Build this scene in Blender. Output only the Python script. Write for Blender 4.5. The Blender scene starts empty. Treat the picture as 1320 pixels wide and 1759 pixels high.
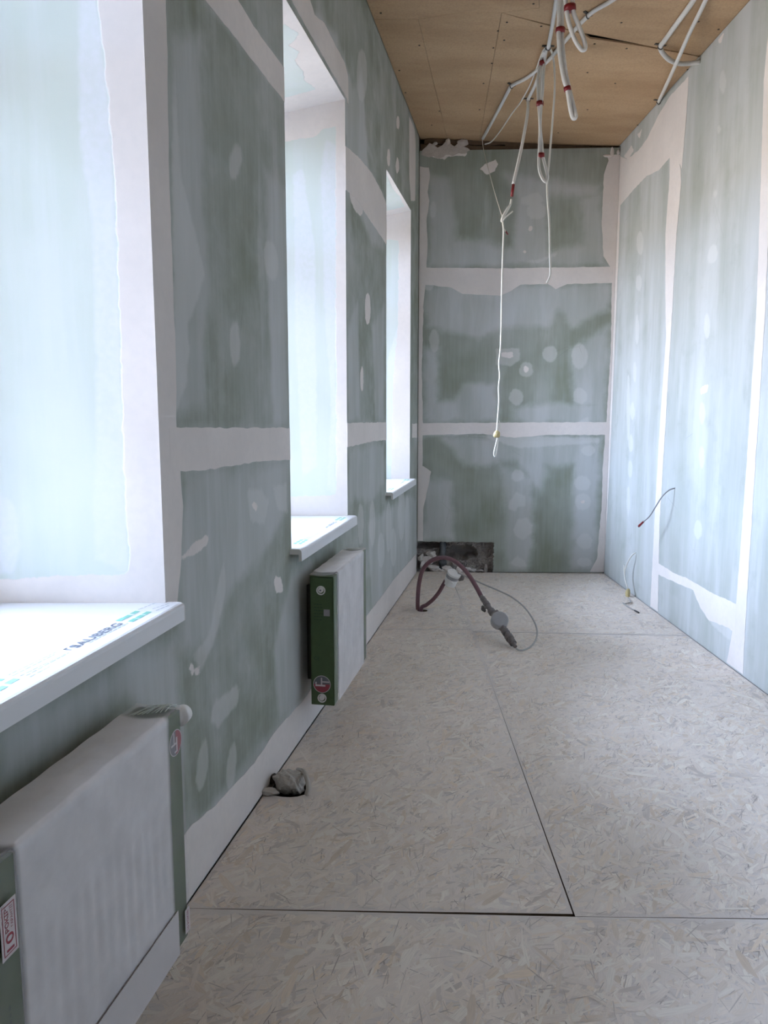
import bpy, bmesh, math, random
import numpy as np
from mathutils import Vector, Matrix
from mathutils.geometry import tessellate_polygon
random.seed(7); RNG = np.random.default_rng(11)
SC = bpy.context.scene; COL = SC.collection

# ------------------------------------------------------------------ camera
F_PX, H_CAM = 1317.0, 1.28
PITCH = math.atan2(175.0, F_PX)
cam_d = bpy.data.cameras.new('camera'); cam = bpy.data.objects.new('camera', cam_d); COL.objects.link(cam)
cam.location = (0, 0, H_CAM); cam.rotation_euler = (math.pi/2 - PITCH, 0, 0)
cam_d.sensor_fit = 'HORIZONTAL'; cam_d.sensor_width = 36.0; cam_d.lens = F_PX*36.0/1320.0
cam_d.clip_start = 0.02; SC.camera = cam
# ------------------------------------------------------------------ exposure, daylight
vs = SC.view_settings
vs.view_transform = 'Standard'; vs.look = 'None'; vs.gamma = 1.0; vs.use_curve_mapping = False
vs.exposure = 1.7
SC.cycles.max_bounces = 14; SC.cycles.diffuse_bounces = 10; SC.cycles.transparent_max_bounces = 12
SC.cycles.sample_clamp_indirect = 12.0
world = bpy.data.worlds.new('overcast_sky'); SC.world = world; world.use_nodes = True
wn = world.node_tree.nodes; wl = world.node_tree.links
bg = wn['Background']; bg.inputs[1].default_value = 16.5
tc = wn.new('ShaderNodeTexCoord'); sx = wn.new('ShaderNodeSeparateXYZ'); rp = wn.new('ShaderNodeValToRGB')
wl.new(tc.outputs['Generated'], sx.inputs[0]); wl.new(sx.outputs[2], rp.inputs[0]); wl.new(rp.outputs[0], bg.inputs[0])
rp.color_ramp.elements[0].position = 0.0; rp.color_ramp.elements[0].color = (0.25, 0.235, 0.22, 1)     # ground
rp.color_ramp.elements[1].position = 1.0; rp.color_ramp.elements[1].color = (0.735, 0.90, 1.22, 1)       # zenith of an overcast sky
el = rp.color_ramp.elements.new(0.03); el.color = (0.37, 0.452, 0.61, 1)

# ------------------------------------------------------------------ geometry of the place
WA, WB = 0.18777, -0.8629                 # left wall: x = WA*y + WB
WK = math.hypot(1, WA); WN = (1/WK, -WA/WK)   # normal into the room
RX = 1.742                                # right wall
BY0, BYS = 5.985, -0.024                  # back wall: y = BY0 + BYS*(x-0.27)
CZ0, CZS = 3.285, -0.047                  # ceiling: z = CZ0 + CZS*(x-0.2)
REAR = -2.6
WIN = [(0.885, 1.795, 0.822), (2.78, 3.66, 0.776), (4.67, 5.60, 0.782)]   # (near y, far y, sill height)
HEAD = 2.665; DEPTH = 0.50; HEAD_OUT = 2.556
CAM = np.array([0, 0, H_CAM]); cP, sP = math.cos(PITCH), math.sin(PITCH)
def ray(x, y):
    u = (x-660)/F_PX; v = (879.5-y)/F_PX
    return np.array([u, cP+v*sP, -sP+v*cP])
def on_z(x, y, z=0.0):
    d = ray(x, y); return CAM + d*((z-H_CAM)/d[2])
def on_y(x, y, Y):
    d = ray(x, y); return CAM + d*(Y/d[1])
def on_left(x, y, off=0.0):
    d = ray(x, y); return CAM + d*((WB+off*WK)/(d[0]-WA*d[1]))
def on_right(x, y, X=RX):
    d = ray(x, y); return CAM + d*(X/d[0])
def on_back(x, y, off=0.0):
    d = ray(x, y); return CAM + d*((BY0-BYS*0.27-off)/(d[1]-BYS*d[0]))
def on_ceil(x, y, drop=0.0):
    d = ray(x, y); return CAM + d*((CZ0-CZS*0.2-drop-H_CAM)/(d[2]-CZS*d[0]))
def LP(Y, z, d=0.0): return (WA*Y+WB+d*WN[0], Y+d*WN[1], z)
def RP(Y, z, d=0.0): return (RX-d, Y, z)
def BP(x, z, d=0.0): return (x, BY0+BYS*(x-0.27)-d, z)
def ceil_z(x): return CZ0+CZS*(x-0.2)

# ------------------------------------------------------------------ object helpers
def link(o, parent=None):
    COL.objects.link(o)
    if parent is not None: o.parent = parent
    return o
def tag(o, label=None, cat=None, group=None, kind=None):
    if label: o['label'] = label
    if cat: o['category'] = cat
    if group: o['group'] = group
    if kind: o['kind'] = kind
    return o
def empty(name, loc=(0, 0, 0)):
    o = bpy.data.objects.new(name, None); o.location = loc; o.empty_display_size = 0.05
    return link(o)
def mesh_obj(name, verts, faces, mat, parent=None, smooth=False):
    me = bpy.data.meshes.new(name); me.from_pydata([tuple(map(float, v)) for v in verts], [], [tuple(map(int, f)) for f in faces])
    if mat: me.materials.append(mat)
    if smooth: me.polygons.foreach_set('use_smooth', [True]*len(me.polygons))
    me.update()
    o = bpy.data.objects.new(name, me); link(o, parent)
    if parent is not None:
        o.matrix_parent_inverse = Matrix.Translation(parent.location).inverted() if parent.type == 'EMPTY' else Matrix()
    return o
class MB:
    def __init__(s): s.v = []; s.f = []
    def add(s, verts, faces):
        n = len(s.v); s.v += [tuple(v) for v in verts]; s.f += [tuple(i+n for i in f) for f in faces]; return s
    def hexa(s, p):            # p: 4 bottom, 4 top
        return s.add(p, [(3, 2, 1, 0), (4, 5, 6, 7), (0, 1, 5, 4), (1, 2, 6, 5), (2, 3, 7, 6), (3, 0, 4, 7)])
    def box(s, a, b):
        (x0, y0, z0), (x1, y1, z1) = a, b
        return s.hexa([(x0, y0, z0), (x1, y0, z0), (x1, y1, z0), (x0, y1, z0), (x0, y0, z1), (x1, y0, z1), (x1, y1, z1), (x0, y1, z1)])
    def tube(s, pts, r, n=10, cap=True):
        P = np.array(pts, float); m = len(P)
        R = np.full(m, r) if np.isscalar(r) else np.array(r, float)
        T = np.gradient(P, axis=0); T /= np.linalg.norm(T, axis=1)[:, None]+1e-12
        a = np.array([0, 0, 1.0]) if abs(T[0][2]) < 0.9 else np.array([1.0, 0, 0])
        N = np.cross(T[0], a); N /= np.linalg.norm(N); vs_ = []
        for i in range(m):
            N = N - T[i]*np.dot(N, T[i]); N /= np.linalg.norm(N)+1e-12; B = np.cross(T[i], N)
            for k in range(n):
                t = 2*math.pi*k/n; vs_.append(P[i]+R[i]*(math.cos(t)*N+math.sin(t)*B))
        fs = [(i*n+k, i*n+(k+1) % n, (i+1)*n+(k+1) % n, (i+1)*n+k) for i in range(m-1) for k in range(n)]
        if cap: fs += [tuple(range(n-1, -1, -1)), tuple((m-1)*n+k for k in range(n))]
        return s.add(vs_, fs)
    def build(s, name, mat, parent=None, smooth=False): return mesh_obj(name, s.v, s.f, mat, parent, smooth)
def spline(pts, per=8):
    P = [np.array(p, float) for p in pts]; P = [2*P[0]-P[1]]+P+[2*P[-1]-P[-2]]; out = []
    for i in range(1, len(P)-2):
        for k in range(per):
            t = k/per; a, b, c, d = P[i-1:i+3]
            out.append(0.5*((2*b)+(c-a)*t+(2*a-5*b+4*c-d)*t*t+(3*b-a-3*c+d)*t**3))
    out.append(P[-2]); return out
def bevel(o, w=0.004, seg=2):
    m = o.modifiers.new('bevel', 'BEVEL'); m.width = w; m.segments = seg; m.limit_method = 'ANGLE'; m.angle_limit = math.radians(40)
    return o
def tess(loops):
    """faces of a 2D polygon with holes; indices run through the loops in order"""
    return tessellate_polygon([[Vector((p[0], p[1], 0)) for p in l] for l in loops])
def slab(loops, fn, d0, d1):
    """extrude 2D loops (outer first) between depths d0 and d1, mapped by fn(a, b, depth)"""
    mb = MB(); flat = [p for l in loops for p in l]; n = len(flat)
    T = tess(loops)
    v = [fn(p[0], p[1], d1) for p in flat]+[fn(p[0], p[1], d0) for p in flat]
    f = [tuple(t) for t in T]+[tuple(i+n for i in reversed(t)) for t in T]
    s = 0
    for l in loops:
        m = len(l)
        for i in range(m): f.append((s+i, s+(i+1) % m, n+s+(i+1) % m, n+s+i))
        s += m
    mb.add(v, f); return mb
def fix_normals(o):
    bm = bmesh.new(); bm.from_mesh(o.data); bmesh.ops.recalc_face_normals(bm, faces=bm.faces); bm.to_mesh(o.data); bm.free(); return o
def text_mesh(name, body, mat, parent, origin, xdir, ydir, width=None, height=None, lift=0.0004, fat=0.0):
    cu = bpy.data.curves.new(name, 'FONT'); cu.body = body; cu.size = 1.0; cu.offset = fat
    t = bpy.data.objects.new(name, cu); COL.objects.link(t)
    dg = bpy.context.evaluated_depsgraph_get(); me = bpy.data.meshes.new_from_object(t.evaluated_get(dg))
    bpy.data.objects.remove(t); bpy.data.curves.remove(cu)
    co = np.array([v.co for v in me.vertices]); lo = co.min(0); hi = co.max(0); sz = hi-lo
    sxx = width/sz[0] if width else height/sz[1]; syy = height/sz[1] if height else sxx
    xd, yd = Vector(xdir).normalized(), Vector(ydir).normalized(); nd = xd.cross(yd)
    o0 = Vector(origin)
    vv = [tuple(o0+xd*((c[0]-lo[0])*sxx)+yd*((c[1]-lo[1])*syy)+nd*lift) for c in co]
    ff = [tuple(p.vertices) for p in me.polygons]; bpy.data.meshes.remove(me)
    return mesh_obj(name, vv, ff, mat, parent)

# ------------------------------------------------------------------ materials
def s2l(c):
    return tuple((x/255/12.92 if x/255 <= 0.04045 else ((x/255+0.055)/1.055)**2.4) for x in c)
class NT:
    def __init__(s, name):
        s.m = bpy.data.materials.new(name); s.m.use_nodes = True; s.t = s.m.node_tree; s.n = s.t.nodes; s.b = s.n['Principled BSDF']; s.out = s.n['Material Output']
    def new(s, t, **kw):
        n = s.n.new('ShaderNode'+t)
        for k, v in kw.items(): setattr(n, k, v)
        return n
    def l(s, a, b): s.t.links.new(a, b)
    def val(s, sock, v):
        if hasattr(v, 'is_output') or hasattr(v, 'links'): s.l(v, sock)
        else: sock.default_value = v
    def math(s, op, a, b=0.0, clamp=False):
        n = s.new('Math', operation=op, use_clamp=clamp); s.val(n.inputs[0], a); s.val(n.inputs[1], b); return n.outputs[0]
    def mix(s, f, a, b, blend='MIX'):
        n = s.new('Mix', data_type='RGBA', blend_type=blend); s.val(n.inputs[0], f)
        s.val(n.inputs[6], a if hasattr(a, 'links') else (*a, 1)); s.val(n.inputs[7], b if hasattr(b, 'links') else (*b, 1)); return n.outputs[2]
    def coords(s, scale=(1, 1, 1), kind='Object'):
        tcn = s.new('TexCoord'); mp = s.new('Mapping'); mp.inputs['Scale'].default_value = scale
        s.l(tcn.outputs[kind], mp.inputs[0]); return mp.outputs[0]
    def noise(s, vec, scale, detail=4, rough=0.55):
        n = s.new('TexNoise'); s.l(vec, n.inputs['Vector']); n.inputs['Scale'].default_value = scale; n.inputs['Detail'].default_value = detail; n.inputs['Roughness'].default_value = rough
        return n.outputs['Fac']
    def ramp(s, f, a, b, lo=0.0, hi=1.0, smooth=True):
        n = s.new('MapRange', interpolation_type='SMOOTHSTEP' if smooth else 'LINEAR'); s.val(n.inputs[0], f)
        n.inputs[1].default_value = a; n.inputs[2].default_value = b; n.inputs[3].default_value = lo; n.inputs[4].default_value = hi; return n.outputs[0]
    def attr(s, name, out='Fac'):
        n = s.new('Attribute', attribute_name=name); return n.outputs[out]
    def bump(s, h, dist=0.001, strength=0.5):
        n = s.new('Bump'); n.inputs['Strength'].default_value = strength; n.inputs['Distance'].default_value = dist; s.l(h, n.inputs['Height']); s.l(n.outputs[0], s.b.inputs['Normal'])
def plain(name, rgb, rough=0.6, metal=0.0, var=0.12, scale=30, bump=0.0, spec=0.4):
    m = NT(name); c = m.coords(); n = m.noise(c, scale, 5)
    dark = tuple(x*(1-var) for x in rgb); light = tuple(min(1, x*(1+var)) for x in rgb)
    m.l(m.mix(n, dark, light), m.b.inputs['Base Color']); m.b.inputs['Roughness'].default_value = rough; m.b.inputs['Metallic'].default_value = metal
    m.b.inputs['Specular IOR Level'].default_value = spec
    if bump: m.bump(m.noise(c, scale*3, 5), bump, 0.6)
    return m.m
FILL = (0.725, 0.675, 0.645); SKIM = (0.545, 0.562, 0.565); G1 = (0.235, 0.262, 0.205); G2 = (0.335, 0.360, 0.320)
def filler_col(m, c):
    n1 = m.noise(c, 3.0, 4); n2 = m.noise(c, 40, 4)
    col = m.mix(m.ramp(n1, 0.3, 0.7), tuple(x*0.95 for x in FILL), tuple(min(1, x*1.05) for x in FILL))
    return m.mix(m.ramp(n2, 0.35, 0.75, 0, 0.25), col, (0.62, 0.59, 0.57))
def make_board():
    m = NT('green_plasterboard'); c = m.coords()
    fill = m.attr('fill'); skim = m.attr('skim'); thin = m.attr('thin')
    w1 = m.math('MULTIPLY', m.math('SUBTRACT', m.noise(c, 22, 6, 0.6), 0.5), 0.035)
    w2 = m.math('MULTIPLY', m.math('SUBTRACT', m.noise(c, 7, 5, 0.6), 0.5), 0.11)
    fm = m.ramp(m.math('ADD', fill, w1), 0.002, -0.004)
    st = m.noise(m.coords((5.5, 5.5, 0.8)), 1.0, 5, 0.6)           # vertical trowel streaks
    st2 = m.noise(m.coords((60, 60, 3)), 1.0, 3, 0.6)
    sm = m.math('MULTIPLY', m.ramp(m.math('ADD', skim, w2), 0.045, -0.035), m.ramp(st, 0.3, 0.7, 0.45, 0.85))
    tm = m.math('MULTIPLY', m.ramp(m.math('ADD', thin, w1), 0.010, -0.008), 0.42)
    glob = m.math('MULTIPLY', m.ramp(st, 0.47, 0.62), m.ramp(m.noise(c, 1.3, 3), 0.40, 0.62, 0.05, 0.35))
    base = m.mix(m.ramp(m.noise(c, 2.2, 3), 0.3, 0.7), G1, G2)
    base = m.mix(m.ramp(st2, 0.35, 0.75, 0, 0.12), base, SKIM)
    base = m.mix(glob, base, SKIM)
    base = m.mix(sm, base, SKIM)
    base = m.mix(tm, base, (0.66, 0.66, 0.65))
    # faint pencil scratches and scuffs
    v = m.new('TexVoronoi', feature='DISTANCE_TO_EDGE'); m.l(m.coords((3.0, 3.0, 2.0)), v.inputs['Vector']); v.inputs['Scale'].default_value = 1.0
    sc = m.math('MULTIPLY', m.ramp(v.outputs['Distance'], 0.004, 0.0), m.ramp(m.noise(c, 2.7, 2), 0.58, 0.66, 0, 0.35))
    base = m.mix(sc, base, (0.20, 0.22, 0.19))
    col = m.mix(fm, base, filler_col(m, c))
    m.l(col, m.b.inputs['Base Color']); m.b.inputs['Roughness'].default_value = 0.8; m.b.inputs['Specular IOR Level'].default_value = 0.25
    h = m.math('ADD', m.math('MULTIPLY', fm, 0.6), m.math('MULTIPLY', st2, 0.25)); m.bump(h, 0.0012, 0.5)
    return m.m
def make_reveal():
    m = NT('pale_reveal_board'); c = m.coords()
    fill = m.attr('fill'); skim = m.attr('skim')
    w1 = m.math('MULTIPLY', m.math('SUBTRACT', m.noise(c, 22, 6, 0.6), 0.5), 0.025)
    fm = m.ramp(m.math('ADD', fill, w1), 0.002, -0.003)
    st = m.noise(m.coords((14, 14, 1.2)), 1.0, 5, 0.6)
    base = m.mix(m.ramp(m.noise(c, 2.0, 3), 0.3, 0.7), (0.57, 0.625, 0.575), (0.63, 0.675, 0.645))
    base = m.mix(m.ramp(st, 0.4, 0.68, 0.0, 0.45), base, (0.66, 0.69, 0.70))
    sm = m.math('MULTIPLY', m.ramp(m.math('ADD', skim, w1), 0.008, -0.006), m.ramp(m.noise(c, 60, 4), 0.3, 0.7, 0.5, 0.85))
    base = m.mix(sm, base, (0.69, 0.71, 0.74))
    col = m.mix(fm, base, filler_col(m, c))
    m.l(col, m.b.inputs['Base Color']); m.b.inputs['Roughness'].default_value = 0.75; m.b.inputs['Specular IOR Level'].default_value = 0.25
    m.bump(m.math('ADD', fm, m.math('MULTIPLY', st, 0.4)), 0.001, 0.5); return m.m
def make_filler():
    m = NT('joint_filler'); c = m.coords(); m.l(filler_col(m, c), m.b.inputs['Base Color']); m.b.inputs['Roughness'].default_value = 0.85
    m.b.inputs['Specular IOR Level'].default_value = 0.2; m.bump(m.noise(c, 45, 5), 0.0008, 0.4); return m.m
def make_osb():
    m = NT('whitewashed_osb'); t = m.attr('tint', 'Color'); uv = m.new('UVMap'); uv.uv_map = 'grain'
    mp = m.new('Mapping'); mp.inputs['Scale'].default_value = (25, 420, 1); m.l(uv.outputs[0], mp.inputs[0])
    g = m.noise(mp.outputs[0], 1.0, 4); c = m.coords(); w = m.noise(c, 5.0, 5, 0.6)
    col = m.mix(m.ramp(g, 0.35, 0.75, 0.0, 0.35), t, (0.30, 0.26, 0.23))
    col = m.mix(m.ramp(w, 0.35, 0.7, 0.22, 0.62), col, (0.82, 0.745, 0.68))
    m.l(col, m.b.inputs['Base Color']); m.b.inputs['Roughness'].default_value = 0.62; m.b.inputs['Specular IOR Level'].default_value = 0.3
    m.bump(g, 0.0006, 0.4); return m.m
def make_hardboard():
    m = NT('brown_hardboard'); c = m.coords((1.5, 5, 1)); n = m.noise(c, 1.0, 5, 0.6); n2 = m.noise(m.coords(), 90, 3)
    col = m.mix(m.ramp(n, 0.3, 0.7), (0.43, 0.275, 0.150), (0.53, 0.355, 0.205)); col = m.mix(m.ramp(n2, 0.4, 0.7, 0, 0.2), col, (0.15, 0.10, 0.06))
    m.l(col, m.b.inputs['Base Color']); m.b.inputs['Roughness'].default_value = 0.5; m.b.inputs['Specular IOR Level'].default_value = 0.35; return m.m
def make_film():
    m = NT('cloudy_wrap_film'); c = m.coords(); n = m.noise(c, 12, 4)
    tr = m.new('BsdfTransparent'); mx = m.new('MixShader'); m.b.inputs['Base Color'].default_value = (0.76, 0.74, 0.75, 1); m.b.inputs['Roughness'].default_value = 0.32
    al = m.math('ADD', m.attr('cloud'), m.ramp(n, 0.3, 0.75, -0.05, 0.08))
    m.l(al, mx.inputs[0]); m.l(tr.outputs[0], mx.inputs[1]); m.l(m.b.outputs[0], mx.inputs[2]); m.l(mx.outputs[0], m.out.inputs[0])
    m.bump(m.noise(m.coords((1, 1, 3)), 25, 4), 0.0012, 0.4); return m.m
def make_glass():
    m = NT('window_glass'); tr = m.new('BsdfTransparent'); gl = m.new('BsdfGlossy'); fr = m.new('Fresnel'); mx = m.new('MixShader')
    gl.inputs['Roughness'].default_value = 0.02; m.l(fr.outputs[0], mx.inputs[0]); m.l(tr.outputs[0], mx.inputs[1]); m.l(gl.outputs[0], mx.inputs[2]); m.l(mx.outputs[0], m.out.inputs[0]); return m.m
M_BOARD, M_REVEAL, M_FILL, M_OSB, M_HARD, M_FILM, M_GLASS = make_board(), make_reveal(), make_filler(), make_osb(), make_hardboard(), make_film(), make_glass()
M_FILM2 = plain('film_crease', (0.62, 0.66, 0.62), 0.3)
M_MASON = plain('masonry', (0.36, 0.33, 0.305), 0.95, var=0.35, scale=14, bump=0.006)
M_PVC = plain('white_pvc', (0.77, 0.78, 0.80), 0.35, var=0.02, scale=8)
M_VOID = plain('void_shade_timber', (0.05, 0.04, 0.032), 0.9, var=0.4, scale=20)  # near-black: shade of the hidden voids put into the colour
M_LATH = plain('old_lath_wood', (0.13, 0.085, 0.055), 0.9, var=0.45, scale=25, bump=0.003)
M_STEEL = plain('white_enamel', (0.80, 0.80, 0.81), 0.3, var=0.02)
M_GREEN = plain('green_cardboard', (0.075, 0.120, 0.052), 0.6, var=0.15, scale=40, bump=0.0006)
M_WHITE = plain('white_plastic', (0.78, 0.77, 0.75), 0.45, var=0.05)
M_CONDUIT = plain('grey_white_conduit', (0.66, 0.65, 0.62), 0.5, var=0.10, scale=60)
M_WIRE = plain('white_wire', (0.74, 0.72, 0.66), 0.5, var=0.06)
M_TAPE = plain('red_tape', (0.20, 0.012, 0.016), 0.4, var=0.15)
M_CLIP = plain('dark_metal_clip', (0.09, 0.085, 0.08), 0.5, 0.6, var=0.3)
M_HOSE = plain('mauve_hose', (0.17, 0.085, 0.10), 0.5, var=0.15, scale=25)
M_BRASS = plain('weathered_metal', (0.19, 0.17, 0.165), 0.5, 0.5, var=0.35, scale=60)
M_LEAD = plain('pale_grey_lead', (0.40, 0.39, 0.37), 0.5, var=0.1)
M_DIAL = plain('grey_meter_face', (0.34, 0.34, 0.35), 0.4, var=0.12)
M_BLACK = plain('black_rubber', (0.02, 0.02, 0.02), 0.6)
M_PRINTG = plain('green_print', (0.22, 0.55, 0.45), 0.6); M_PRINTK = plain('grey_print', (0.16, 0.18, 0.23), 0.6); M_PRINTP = plain('pale_grey_print', (0.38, 0.41, 0.46), 0.6)
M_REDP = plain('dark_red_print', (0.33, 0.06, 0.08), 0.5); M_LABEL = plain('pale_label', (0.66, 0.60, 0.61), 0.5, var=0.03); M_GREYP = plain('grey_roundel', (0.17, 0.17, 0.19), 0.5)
M_DKPRINT = plain('dark_green_print', (0.04, 0.08, 0.045), 0.6)
M_RUBBLE = plain('plaster_rubble', (0.64, 0.60, 0.57), 0.95, var=0.3, scale=35, bump=0.003)
M_BAG = plain('dusty_plastic_bag', (0.46, 0.43, 0.39), 0.4, var=0.15, scale=18)
M_PIPE = plain('grey_pipe', (0.11, 0.12, 0.13), 0.5, 0.3, var=0.2)
M_YELLOW = plain('yellowed_connector', (0.55, 0.46, 0.24), 0.5, var=0.3, scale=120)
M_DAB = plain('old_plaster', (0.50, 0.45, 0.41), 0.95, var=0.25, scale=40, bump=0.003)
M_EDGE = plain('raw_board_edge', (0.13, 0.085, 0.05), 0.9, var=0.4, scale=60)
M_SCREW = plain('screw_head', (0.05, 0.04, 0.03), 0.5, 0.5)

# ------------------------------------------------------------------ distance fields for filler traces
def poly_sdf(P, poly):
    """signed distance (negative inside) of points P (n,2) to polygon"""
    poly = np.array(poly, float); n = len(poly); lo = poly.min(0)-0.35; hi = poly.max(0)+0.35
    out = np.full(len(P), 0.35); sel = np.all((P > lo) & (P < hi), axis=1)
    if not sel.any(): return out
    Q = P[sel]; d = np.full(len(Q), 1e9); ins = np.zeros(len(Q), bool)
    for i in range(n):
        a = poly[i]; b = poly[(i+1) % n]; e = b-a; w = Q-a
        t = np.clip((w@e)/(e@e+1e-12), 0, 1); d = np.minimum(d, ((w-t[:, None]*e)**2).sum(1))
        c = (a[1] > Q[:, 1]) != (b[1] > Q[:, 1])
        with np.errstate(divide='ignore', invalid='ignore'):
            xs = (b[0]-a[0])*(Q[:, 1]-a[1])/(b[1]-a[1])+a[0]
        ins ^= c & (Q[:, 0] < xs)
    d = np.sqrt(d); d[ins] *= -1; out[sel] = np.minimum(d, 0.35); return out
def field(P, polys):
    f = np.full(len(P), 0.35)
    for p in polys: f = np.minimum(f, poly_sdf(P, p))
    return f
def ell(cx, cy, rx, ry, tilt=0.0, n=12):
    t = math.radians(tilt)
    return [(cx+rx*math.cos(a)*math.cos(t)-ry*math.sin(a)*math.sin(t), cy+rx*math.cos(a)*math.sin(t)+ry*math.sin(a)*math.cos(t)) for a in [2*math.pi*k/n for k in range(n)]]
def grid_lines(a, b, step, extra=()):
    pts = sorted(set([a, b]+[e for e in extra if a < e < b])); out = [a]
    for p, q in zip(pts[:-1], pts[1:]):
        n = max(1, int(round((q-p)/step))); out += [p+(q-p)*(k+1)/n for k in range(n)]
    return np.array(out)
def board(name, fn, ua, va, keep, fields, mat, parent, flip=False, jit=None, coat=None):
    """a board surface on a grid; fields = dict(attribute -> polygons in (u, v))"""
    U, V = np.meshgrid(ua, va, indexing='ij'); nu, nv = len(ua), len(va)
    P = np.stack([U.ravel(), V.ravel()], 1)
    idx = np.arange(nu*nv).reshape(nu, nv)
    cu, cv = (ua[:-1]+ua[1:])/2, (va[:-1]+va[1:])/2
    CU, CV = np.meshgrid(cu, cv, indexing='ij'); k = keep(CU, CV) if keep else np.ones_like(CU, bool)
    q = np.stack([idx[:-1, :-1], idx[1:, :-1], idx[1:, 1:], idx[:-1, 1:]], -1)[k]
    if flip: q = q[:, ::-1]
    used = np.unique(q); rem = -np.ones(nu*nv, int); rem[used] = np.arange(len(used)); q = rem[q]; P = P[used]
    P2 = jit(P.copy()) if jit else P
    vv = [fn(p[0], p[1]) for p in P2]
    o = mesh_obj(name, vv, q.tolist(), mat, parent)
    for nme, polys in fields.items():
        fv = field(P, polys)
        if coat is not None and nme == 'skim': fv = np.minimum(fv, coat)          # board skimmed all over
        at = o.data.attributes.new(nme, 'FLOAT', 'POINT'); at.data.foreach_set('value', fv.astype(np.float32))
    return o
def resample(poly, step=0.03, amp=0.004):
    out = []
    for a, b in zip(poly, poly[1:]+poly[:1]):
        L = math.hypot(b[0]-a[0], b[1]-a[1]); n = max(1, int(L/step))
        for k in range(n):
            t = k/n; j = amp if 0 < t else 0
            out.append((a[0]+(b[0]-a[0])*t+random.uniform(-j, j), a[1]+(b[1]-a[1])*t+random.uniform(-j, j)))
    return out
BN = [0]
def band(poly, fn, parent, name='joint_filler_band', amp=0.0025, clamp=None, thick=0.0012):
    BN[0] += 1; thick += 0.00012*(BN[0] % 9)
    p = resample(poly, 0.03, amp)
    if clamp: p = [(min(max(a, clamp[0]), clamp[1]), min(max(b, clamp[2]), clamp[3])) for a, b in p]
    q = []
    for v in p:
        if not q or math.hypot(v[0]-q[-1][0], v[1]-q[-1][1]) > 1e-4: q.append(v)
    return fix_normals(slab([q], fn, 0.0001, thick).build(name, M_FILL, parent))
pl = lambda pts: [tuple(on_left(*p)[1:]) for p in pts]
pr = lambda pts: [tuple(on_right(*p)[1:]) for p in pts]
def pb(pts): return [(q[0], q[2]) for q in (on_back(*p) for p in pts)]

# ================================================================== STRUCTURE: left wall with deep windows
def LQ(Y0, Y1, d): return [LP(Y0, 0, d), LP(Y1, 0, d)]
def prism_plan(mb, plan, z0, z1): mb.hexa([(x, y, z0) for x, y in plan]+[(x, y, z1) for x, y in plan])
def lp2(Y, d): p = LP(Y, 0, d); return (p[0], p[1])
def far_out(Yf): return (WA*Yf+WB-DEPTH*1.0, Yf)                       # far reveal runs at constant y
def near_out(Yn): return (WA*Yn+WB-DEPTH*1.0+0.02, Yn+0.08)
mb = MB(); e = 0.013; ZT = 3.55; TH = -0.62
edges = [REAR]+[v for w in WIN for v in w[:2]]+[6.20]
def out_pt(p, far):       # continue a reveal line to the outer face
    return p
for i in range(0, len(edges), 2):
    a, b = edges[i], edges[i+1]
    pa_in = lp2(a, -e); pb_in = lp2(b, -e)
    if i > 0: pa_in = (pa_in[0], a+0.012); pa_out = (far_out(a)[0]-0.12, a+0.012)
    else: pa_out = lp2(a, TH)
    if i+2 < len(edges): pb_in = (pb_in[0], b-0.012); o_ = near_out(b); pb_out = (o_[0]-0.11, o_[1]+0.03)
    else: pb_out = lp2(b, TH)
    prism_plan(mb, [pa_in, pb_in, pb_out, pa_out], -0.15, ZT)
for Yn, Yf, zs in WIN:
    i0, i1 = lp2(Yn, -e), lp2(Yf, -e); o0, o1 = near_out(Yn), far_out(Yf)
    o0 = (o0[0]-0.1, o0[1]-0.02); o1 = (o1[0]-0.1, o1[1]+0.02)
    prism_plan(mb, [i0, i1, o1, o0], -0.15, zs-0.045)
    mb.hexa([(*i0, HEAD+0.012), (*i1, HEAD+0.012), (*o1, HEAD_OUT-0.01), (*o0, HEAD_OUT-0.01), (*i0, ZT), (*i1, ZT), (*o1, ZT), (*o0, ZT)])
wall_left = tag(mb.build('wall_left', M_MASON), 'long window wall lined with green plasterboard and filled joints', 'wall', kind='structure')
fix_normals(wall_left)

# traced filler shapes on the left wall (photo pixels -> wall plane)
W1F, W2N, W2F, W3N, W3F = WIN[0][1], WIN[1][0], WIN[1][1], WIN[2][0], WIN[2][1]
LBANDS = []
def lband(px, c): LBANDS.append((pl(px), c))
lband([(240, -60), (283, -60), (287, 120), (290, 300), (296, 470), (301, 600), (303, 742), (309, 800), (314, 870), (311, 960), (304, 1035), (275, 1040)], (W1F, W2N, 0.80, 3.3))
lband([(290, 735), (498, 735), (499, 790), (452, 792), (405, 799), (352, 808), (318, 810), (292, 806)], (W1F, W2N, 0, 3.3))
lband([(300, -75), (340, -95), (408, 0), (435, 45), (466, 87), (497, 128), (497, 186), (450, 125), (400, 60), (352, 0)], (W1F, W2N, 0, 3.3))
lband([(594, 727), (664, 725), (664, 756), (640, 758), (598, 768), (594, 768)], (W2F, W3N, 0, 3.3))
lband([(590, 247), (619, 273), (639, 298), (656, 330), (664, 352), (664, 420), (656, 408), (640, 384), (628, 367), (616, 346), (590, 322)], (W2F, W3N, 0, 3.3))
lband([(488, -30), (520, -40), (540, 25), (557, 40), (574, 74), (592, 108), (603, 155), (604, 250), (597, 260), (596, 170), (505, 8)], (W2N, W2F+0.06, HEAD+0.001, 3.3))
lband([(703, 196), (711, 204), (714, 250), (713, 345), (706, 345), (703, 300)], (W3N, 5.93, HEAD+0.004, 3.25))
lband([(708, 728), (722, 728), (721, 752), (708, 752)], (W3F, 5.94, 0, 3.3))
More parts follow.
